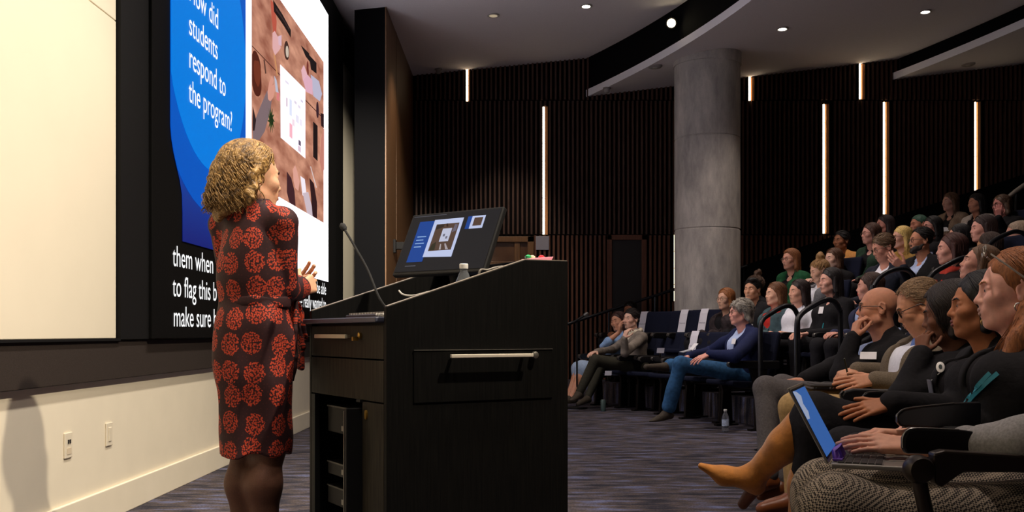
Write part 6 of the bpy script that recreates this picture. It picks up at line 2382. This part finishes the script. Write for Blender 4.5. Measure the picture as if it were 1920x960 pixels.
# ------------------------------------------------------------------ laptop on the nearest lap
hd = unit(V(0.38, 0.925, 0))
ud = unit(V(0.925, -0.38, 0))
hn = P(1557, 869, 745)
org = hn+hd*0.155
lt = thing('laptop', 'open silver laptop with a blue screen on the lap of the houndstooth skirt', 'laptop', org, math.atan2(ud[1], ud[0]))
ALU = mat('laptop_silver', (150, 146, 140), 0.35, 0.7)
MB().box((0, -0.155, -0.012), (0.215, 0.155, 0.0)).build('laptop_base', ALU, lt, bevel=0.004)
MB().box((0.014, -0.142, 0.0002), (0.125, 0.142, 0.0012)).build('key_bed', mat('laptop_grey', (90, 86, 82), 0.5), lt)
ks = MB()
for r_ in range(6):
    for c_ in range(13):
        ks.box((0.017+r_*0.0178, -0.139+c_*0.0214, 0.0012), (0.017+r_*0.0178+0.0152, -0.139+c_*0.0214+0.0186, 0.0035))
ks.build('keys', mat('laptop_keys', (30, 29, 30), 0.5), lt)
MB().box((0.135, -0.05, 0.0002), (0.205, 0.05, 0.001)).build('trackpad', mat('laptop_pad', (130, 127, 122), 0.4, 0.3), lt)
ta = math.atan2(0.095, 0.185)


def lid(p):
    o_, y, u = p
    return (-0.004-u*math.sin(ta)+o_*math.cos(ta), y, u*math.cos(ta)+o_*math.sin(ta))


sc2 = MB().box((-0.006, -0.155, 0.0), (0.0, 0.155, 0.212), lid).build('lid', ALU, lt, bevel=0.002)
MB().box((0.0004, -0.149, 0.010), (0.0012, 0.149, 0.205), lid).build('bezel', INK, sc2)
MB().box((0.0014, -0.143, 0.016), (0.0020, 0.143, 0.199), lid).build('display', glow('laptop_blue', (58, 104, 176), 0.75), sc2)
MB().prism([(-0.143+0.10*a, b_) for a, b_ in ((0.0, 0.12), (0.5, 0.118), (0.9, 0.135), (0.7, 0.16), (1.1, 0.18), (0.6, 0.195), (0.1, 0.199), (0.0, 0.199))], 0.0022, 0.0026, lambda p, q_, t_: lid((t_, p, q_))).build('screen_cloud', glow('laptop_cloud', (170, 180, 206), 0.7), sc2)
t = thing('ribbon', 'purple ribbon clip on the laptop keyboard beside the hinge', 'ribbon', org+hd*-0.075+ud*0.004+V(0, 0, 0.004), math.atan2(ud[1], ud[0]))
rb = MB()
for i in range(4):
    rb.tube([(0.004, 0.02*i-0.03, 0.0), (0.0, 0.02*i-0.024, 0.022), (0.012, 0.02*i-0.018, 0.030), (0.02, 0.02*i-0.012, 0.006)], 0.006, 8)
rb.build('ribbon_loops', mat('ribbon_purple', (120, 78, 176), 0.6), t, smooth=True)
MB().box((-0.002, -0.04, -0.002), (0.022, 0.04, 0.003)).build('ribbon_base', mat('ribbon_purple', (120, 78, 176), 0.6), t)

# nearest tablet-arm hardware: swivel knuckle and long arm at the picture's edge
t = thing('tablet_arm', 'dark metal tablet arm with a round swivel knuckle beside the laptop', 'tablet arm', P(1722, 880, 800))
b0 = P(1722, 880, 800)
DM = mat('arm_brown_metal', (52, 44, 38), 0.35, 0.5)


def ap(px, py, s):
    return P(px, py, s)-b0


MB().lathe([(0.012, -0.03), (0.028, -0.026), (0.034, -0.01), (0.034, 0.01), (0.028, 0.026), (0.012, 0.03)], n=28, M=lambda p: (p[0], -p[2], p[1])).build('swivel_knuckle', DM, t, smooth=True)
mb = MB().prism([(ap(1745, 852, 800)[0], ap(0, 848, 800)[2]), (ap(1765, 0, 800)[0], ap(0, 843, 800)[2]), (0.36, ap(0, 858, 800)[2]), (0.36, ap(0, 884, 800)[2]), (ap(1800, 0, 800)[0], ap(0, 884, 800)[2]), (ap(1760, 0, 800)[0], ap(0, 912, 800)[2]), (ap(1748, 0, 800)[0], ap(0, 905, 800)[2])], -0.02, 0.02, lambda p, q_, t_: (p, t_, q_))
mb.build('arm_beam', DM, t, bevel=0.006)
MB().tube([(0.0, 0, -0.02), (0.03, 0.0, -0.16), (0.10, 0.02, -0.30), (0.14, 0.03, -0.655)], 0.018, 10).build('arm_post', DM, t, smooth=True)

# folded black tablets standing along the seat arms
PANEL = mat('tablet_panel_black', (20, 19, 20), 0.3, spec=0.5)
PEDGE = mat('tablet_panel_edge', (120, 118, 114), 0.3, 0.6)
for lb, out, s_a, s_b in (('black folded tablet panel between the typing hands and the metal tablet arm', [(1694, 840), (1694, 822), (1702, 808), (1722, 803), (1800, 806), (1880, 816), (1880, 856), (1800, 853), (1700, 851)], 762, 770),
                          ('black folded tablet panel behind the typing hands', [(1683, 792), (1684, 778), (1695, 768), (1720, 763), (1790, 756), (1840, 754), (1840, 800), (1760, 803), (1690, 800)], 690, 655),
                          ('small black folded tablet panel by the hands of the woman in mustard boots', [(1617, 752), (1620, 741), (1632, 735), (1690, 735), (1690, 752), (1625, 756)], 492, 480)):
    b0 = P(out[0][0], out[0][1], s_a)
    xs = [q_[0] for q_ in out]
    x0, x1 = min(xs), max(xs)
    t = thing('tablet_arm', lb, 'tablet arm', b0, group='folded writing tablets')
    pts = [P(a, b_, s_a+(s_b-s_a)*(a-x0)/(x1-x0))-b0 for a, b_ in out]
    n_ = len(pts)
    off = V(0, 0.022, 0)
    mb = MB()
    mb.add([p for p in pts]+[p+off for p in pts], [tuple(range(n_)), tuple(range(2*n_-1, n_-1, -1))]+[((i+1) % n_, i, i+n_, (i+1) % n_+n_) for i in range(n_)])
    mb.build('panel', PANEL, t, bevel=0.005)
    MB().tube(smooth_path([p+V(0, 0.004, 0.0) for p in pts[:5]], 4), 0.0022, 6).build('panel_edge', PEDGE, t, smooth=True)

# portfolio and pen of the man in tweed
t = thing('portfolio', 'thin black portfolio under the hands of the man in tweed', 'portfolio', P(1570, 722, 376))
b0 = P(1570, 722, 376)
MB().prism([(-0.165, -0.10), (0.15, -0.12), (0.16, 0.10), (-0.15, 0.12)], -0.004, 0.006, lambda p, q_, t_: (p, q_, t_)).build('portfolio_cover', mat('portfolio_black', (36, 32, 30), 0.5), t, bevel=0.004)
MB().prism([(-0.13, -0.085), (0.12, -0.10), (0.13, 0.08), (-0.12, 0.10)], 0.0062, 0.008, lambda p, q_, t_: (p, q_, t_)).build('note_sheet', mat('portfolio_inner', (44, 40, 38), 0.6), t)
MB().tube([(0.10, 0.02, -0.006), (0.12, 0.03, -0.08), (0.2, 0.06, -0.15)], 0.014, 8).build('tablet_bracket', SEATM, t)
a, b_ = P(1590, 704, 378), P(1583, 672, 381)
t = thing('pen', 'dark green pen in the hand of the man in tweed', 'pen', a)
MB().tube([V(0, 0, 0), (b_-a)*0.9, b_-a], [0.0045, 0.005, 0.004], 10).build('pen_barrel', mat('pen_green', (40, 50, 34), 0.3), t, smooth=True)
MB().tube([V(0, 0, 0), (a-b_)*0.14], [0.0042, 0.0012], 10).build('pen_tip', STEEL, t)
# booklet of the man in the blazer and the paper of the woman in black
a = P(1294, 660, 192)
t = thing('booklet', 'open white booklet held on the knee of the man in the navy blazer', 'booklet', a)
MB().prism([(-0.09, 0.0), (0.0, 0.025), (0.004, 0.02), (-0.086, -0.006)], -0.10, 0.10, lambda p, q_, t_: (p, t_, q_)).build('left_page', mat('paper_grey', (170, 172, 178), 0.7), t)
MB().prism([(0.0, 0.025), (-0.06, 0.095), (-0.064, 0.093), (-0.004, 0.022)], -0.10, 0.10, lambda p, q_, t_: (p*-1.0+0.0, t_, q_-0.01)).build('right_page', mat('paper_white', (232, 230, 232), 0.7), t)
a = P(1552, 632, 200)
t = thing('clipboard_paper', 'white sheet on the lap of the woman in black by the railing', 'paper', a)
MB().prism([(-0.13, -0.09), (0.17, -0.09), (0.19, 0.10), (-0.08, 0.10)], 0.0, 0.004, lambda p, q_, t_: (p, q_, t_+0.12*q_)).build('paper_sheet', mat('paper_white', (232, 230, 232), 0.7), t)
MB().prism([(-0.135, -0.095), (0.175, -0.095), (0.195, 0.105), (-0.085, 0.105)], -0.006, -0.0005, lambda p, q_, t_: (p, q_, t_+0.12*q_)).build('board', mat('clipboard', (60, 50, 44), 0.6), t)

# ------------------------------------------------------------------ empty seats with reserved notices
NOTICE = mat('notice_paper', (226, 224, 234), 0.7)
NTXT = mat('notice_print', (120, 120, 136), 0.7)
rowpos = [('a', 11.45, 13.6, 0, True), ('b', 11.45, 16.8, 0, True), ('c', 11.45, 19.7, 0, False), ('d', 11.85, 19.2, 1, True), ('e', 11.85, 21.4, 1, True), ('f', 11.85, 24.1, 1, False), ('g', 12.0, 26.9, 1, True)]
desc = {'a': 'empty navy seat right beside the man in the navy blazer', 'b': 'empty navy front-row seat with a long white notice beside the blazer man',
        'c': 'empty navy front-row seat next to the woman resting her cheek', 'd': 'empty navy second-row seat with a notice, nearest the auburn-haired woman',
        'e': 'empty navy second-row seat with a white notice in front of the column', 'f': 'empty navy second-row seat without a notice left of the column base', 'g': 'empty navy second-row seat with a notice behind the leaning pair'}


def notice(key, loc, yaw, label, hgt=0.30):
    n_ = thing('seat_notice', label, 'notice', loc, yaw, group='white reserved notices on the seats')
    # local x forward; hangs over the top edge of the backrest, down its front
    fr = [(-0.312, 0.955), (-0.262, 0.955), (-0.238, 0.90), (-0.238+0.235*hgt, 0.90-hgt)]
    mb = MB()
    for i in range(len(fr)-1):
        (x0, z0), (x1, z1) = fr[i], fr[i+1]
        nx, nz = (z0-z1), (x1-x0)
        l_ = math.hypot(nx, nz)
        nx, nz = nx/l_*0.002, nz/l_*0.002
        mb.prism([(x0, z0), (x1, z1), (x1+nx, z1+nz), (x0+nx, z0+nz)], -0.062, 0.062, lambda p, q_, t_: (p, t_, q_))
    sheet = mb.build('notice_sheet', NOTICE, n_)
    a = math.atan2(0.235, 1)
    text('notice_text', 'Reserved', 0.026, NTXT, n_, (-0.234+0.235*0.12, 0.0, 0.90-0.12), (PI/2-a, 0, PI/2), 'CENTER')
    return n_


for k, R_, deg, rw, pap in rowpos:
    p = arc_pt(R_, deg)
    p[2] = ROWZ[rw]
    yw = seat_yaw(p)
    place_seat('empty_'+k, p, yw, desc[k])
    if pap and k != 'a':
        notice(k, p, yw, {'b': 'white reserved notice on the front-row seat beside the man in the navy blazer', 'd': 'white reserved notice on the seat nearest the auburn-haired woman',
                          'e': 'white reserved notice on the second-row seat in front of the column', 'g': 'greyish reserved notice on the seat behind the leaning pair'}[k], 0.30 if k != 'g' else 0.22)
# seat with a notice beyond the railing, behind the bald man
p = V(P(1688, 560, 228)[0], P(1688, 560, 228)[1], ROWZ[1])
k_, fl = row_of(p)
p[2] = fl+0.08
place_seat('empty_h', (p[0], p[1], fl), seat_yaw(p), 'empty navy seat behind the bald man, by the upper railing')
notice('h', (p[0], p[1], fl), seat_yaw(p), 'white reserved notice behind the bald head, under the curved railing', 0.32)
for k, px, py, s, lb in (('i', 1238, 662, 172, 'small white card standing on the arm of the empty front-row seat'), ('j', 1140, 704, 158, 'small white cup-like card beside the crossed legs of the front pair')):
    a = P(px, py, s)
    t = thing('seat_card', lb, 'card', a)
    MB().prism([(-0.04, 0.0), (0.04, 0.0), (0.045, 0.055), (-0.035, 0.055)], 0, 0.003, lambda p, q_, t_: (p, t_-q_*0.2, q_)).build('card_sheet', NOTICE, t)
    MB().tube([(0, 0.002, 0.0), (0.0, 0.01, -0.05)], 0.012, 8).build('card_clip', SEATM, t)

# ------------------------------------------------------------------ railings
RAIL = mat('rail_black_steel', (30, 31, 36), 0.35, 0.5)


def railing(label, pts, r=0.02, feet=True):
    b0 = V(pts[0][0], pts[0][1], 0)
    k, fl = row_of(pts[0])
    t = thing('railing', label, 'railing', (b0[0], b0[1], 0), group='curved black aisle railings')
    q_ = [p-b0 for p in pts]
    MB().tube(smooth_path(q_, 6), r, 12).build('rail_pipe', RAIL, t, smooth=True)
    fl_ = MB()
    for p in (q_[0], q_[-1]):
        fl_.lathe([(0.05, 0), (0.05, 0.008), (0.025, 0.012)], c=(p[0], p[1], p[2]), n=16)
    fl_.build('rail_flange', RAIL, t, smooth=True)
    return t


def loop(pxs, s0, s1, z0, z1):
    """Pixel outline of a loop; legs dropped to heights z0 and z1."""
    n = len(pxs)
    pts = [P(a, b_, s0+(s1-s0)*i/(n-1)) for i, (a, b_) in enumerate(pxs)]
    a, b_ = pts[0].copy(), pts[-1].copy()
    a[2], b_[2] = z0, z1
    return [a]+pts+[b_]


railing('curved black railing nearest the man in the navy blazer', loop([(1426, 700), (1426, 620), (1430, 600), (1445, 588), (1468, 575), (1484, 575), (1494, 588), (1496, 610)], 236, 226, 0.0, 0.27))
railing('curved black railing on the near side of the lower aisle, by the bald man', loop([(1494, 700), (1494, 615), (1500, 592), (1520, 576), (1545, 563), (1562, 564), (1573, 578), (1576, 600)], 262, 248, 0.0, 0.27))
railing('curved black railing above the bald head', loop([(1634, 560), (1637, 540), (1650, 520), (1670, 508), (1692, 504), (1708, 511), (1716, 528), (1718, 545)], 232, 222, 0.27, 0.58))
railing('curved black railing in front of the woman tilting her face up', loop([(1735, 560), (1737, 535), (1748, 514), (1770, 500), (1798, 486), (1815, 484), (1824, 494)], 250, 236, 0.27, 0.58))
railing('curved black railing below the hatted person at the right edge', loop([(1846, 500), (1850, 468), (1862, 452), (1885, 440), (1905, 434), (1922, 440), (1930, 456)], 222, 206, 0.58, 0.9))
t = thing('handrail', 'grey metal handrail at the top right corner above the top row', 'handrail', P(1888, 372, 150))
b0 = P(1888, 372, 150)
MB().tube([V(0, 0, 0), P(1905, 358, 150)-b0, P(1922, 346, 150)-b0, P(1990, 300, 150)-b0], 0.028, 12).build('rail_pipe', mat('rail_grey', (132, 124, 116), 0.4, 0.3), t, smooth=True)
pst = P(1905, 358, 150)-b0
MB().tube([pst, pst-V(0, 0, 1.2)], 0.018, 10).build('rail_post', RAIL, t)
t = thing('handrail', 'long black handrail climbing along the slatted wall below the column', 'handrail', (0.7, 13.9, 0))
pts = [V(0.7, 13.9, 0)*0+V(0, 0, par_z(0.7)-0.02), V(2.6, 0, par_z(3.3)-0.02)]
MB().tube(pts, 0.022, 10).build('rail_pipe', RAIL, t, smooth=True)
for x in (0.03, 0.65, 1.3, 1.95, 2.55):
    MB().tube([(x, 0, 0.0), (x, 0, par_z(0.7+x)-0.02)], 0.014, 8).build('rail_post', RAIL, t)

# can and microphone near the front pair
a = P(1131, 763, 157)
t = thing('drink_can', 'tall green-grey drink can on the carpet by the front pair', 'drink can', (a[0], a[1], 0))
MB().lathe([(0.027, 0), (0.033, 0.008), (0.033, 0.125), (0.027, 0.138), (0.025, 0.138)], n=24).build('can_body', mat('can_green', (92, 112, 108), 0.4, 0.3), t, smooth=True)
MB().lathe([(0.025, 0.136), (0.025, 0.140), (0.004, 0.139)], n=20).build('can_lid', STEEL, t, smooth=True)
a, b_ = P(1082, 600, 152), P(1108, 584, 152)
t = thing('microphone', 'handheld microphone on a stand pointing up by the slatted wall', 'microphone', (a[0], a[1], 0))
o0 = V(a[0], a[1], 0)
d = unit(b_-a)
MB().tube([a-o0-d*0.06, a-o0+d*0.10], [0.012, 0.016], 12).build('mic_body', INK, t, smooth=True)
MB().tube([a-o0+d*0.10, a-o0+d*0.115, a-o0+d*0.15, a-o0+d*0.165], [0.018, 0.027, 0.027, 0.012], 14).build('mic_grille', mat('mic_grille', (110, 108, 104), 0.4, 0.7), t, smooth=True)
MB().tube([V(0, 0.02, 0.02), a-o0+V(0, 0.02, -0.02)], 0.011, 10).build('stand_pole', INK, t)
MB().lathe([(0.13, 0), (0.13, 0.015), (0.03, 0.03)], c=(0, 0.02, 0), n=24).build('stand_foot', INK, t, smooth=True)
bpy.context.view_layer.update()
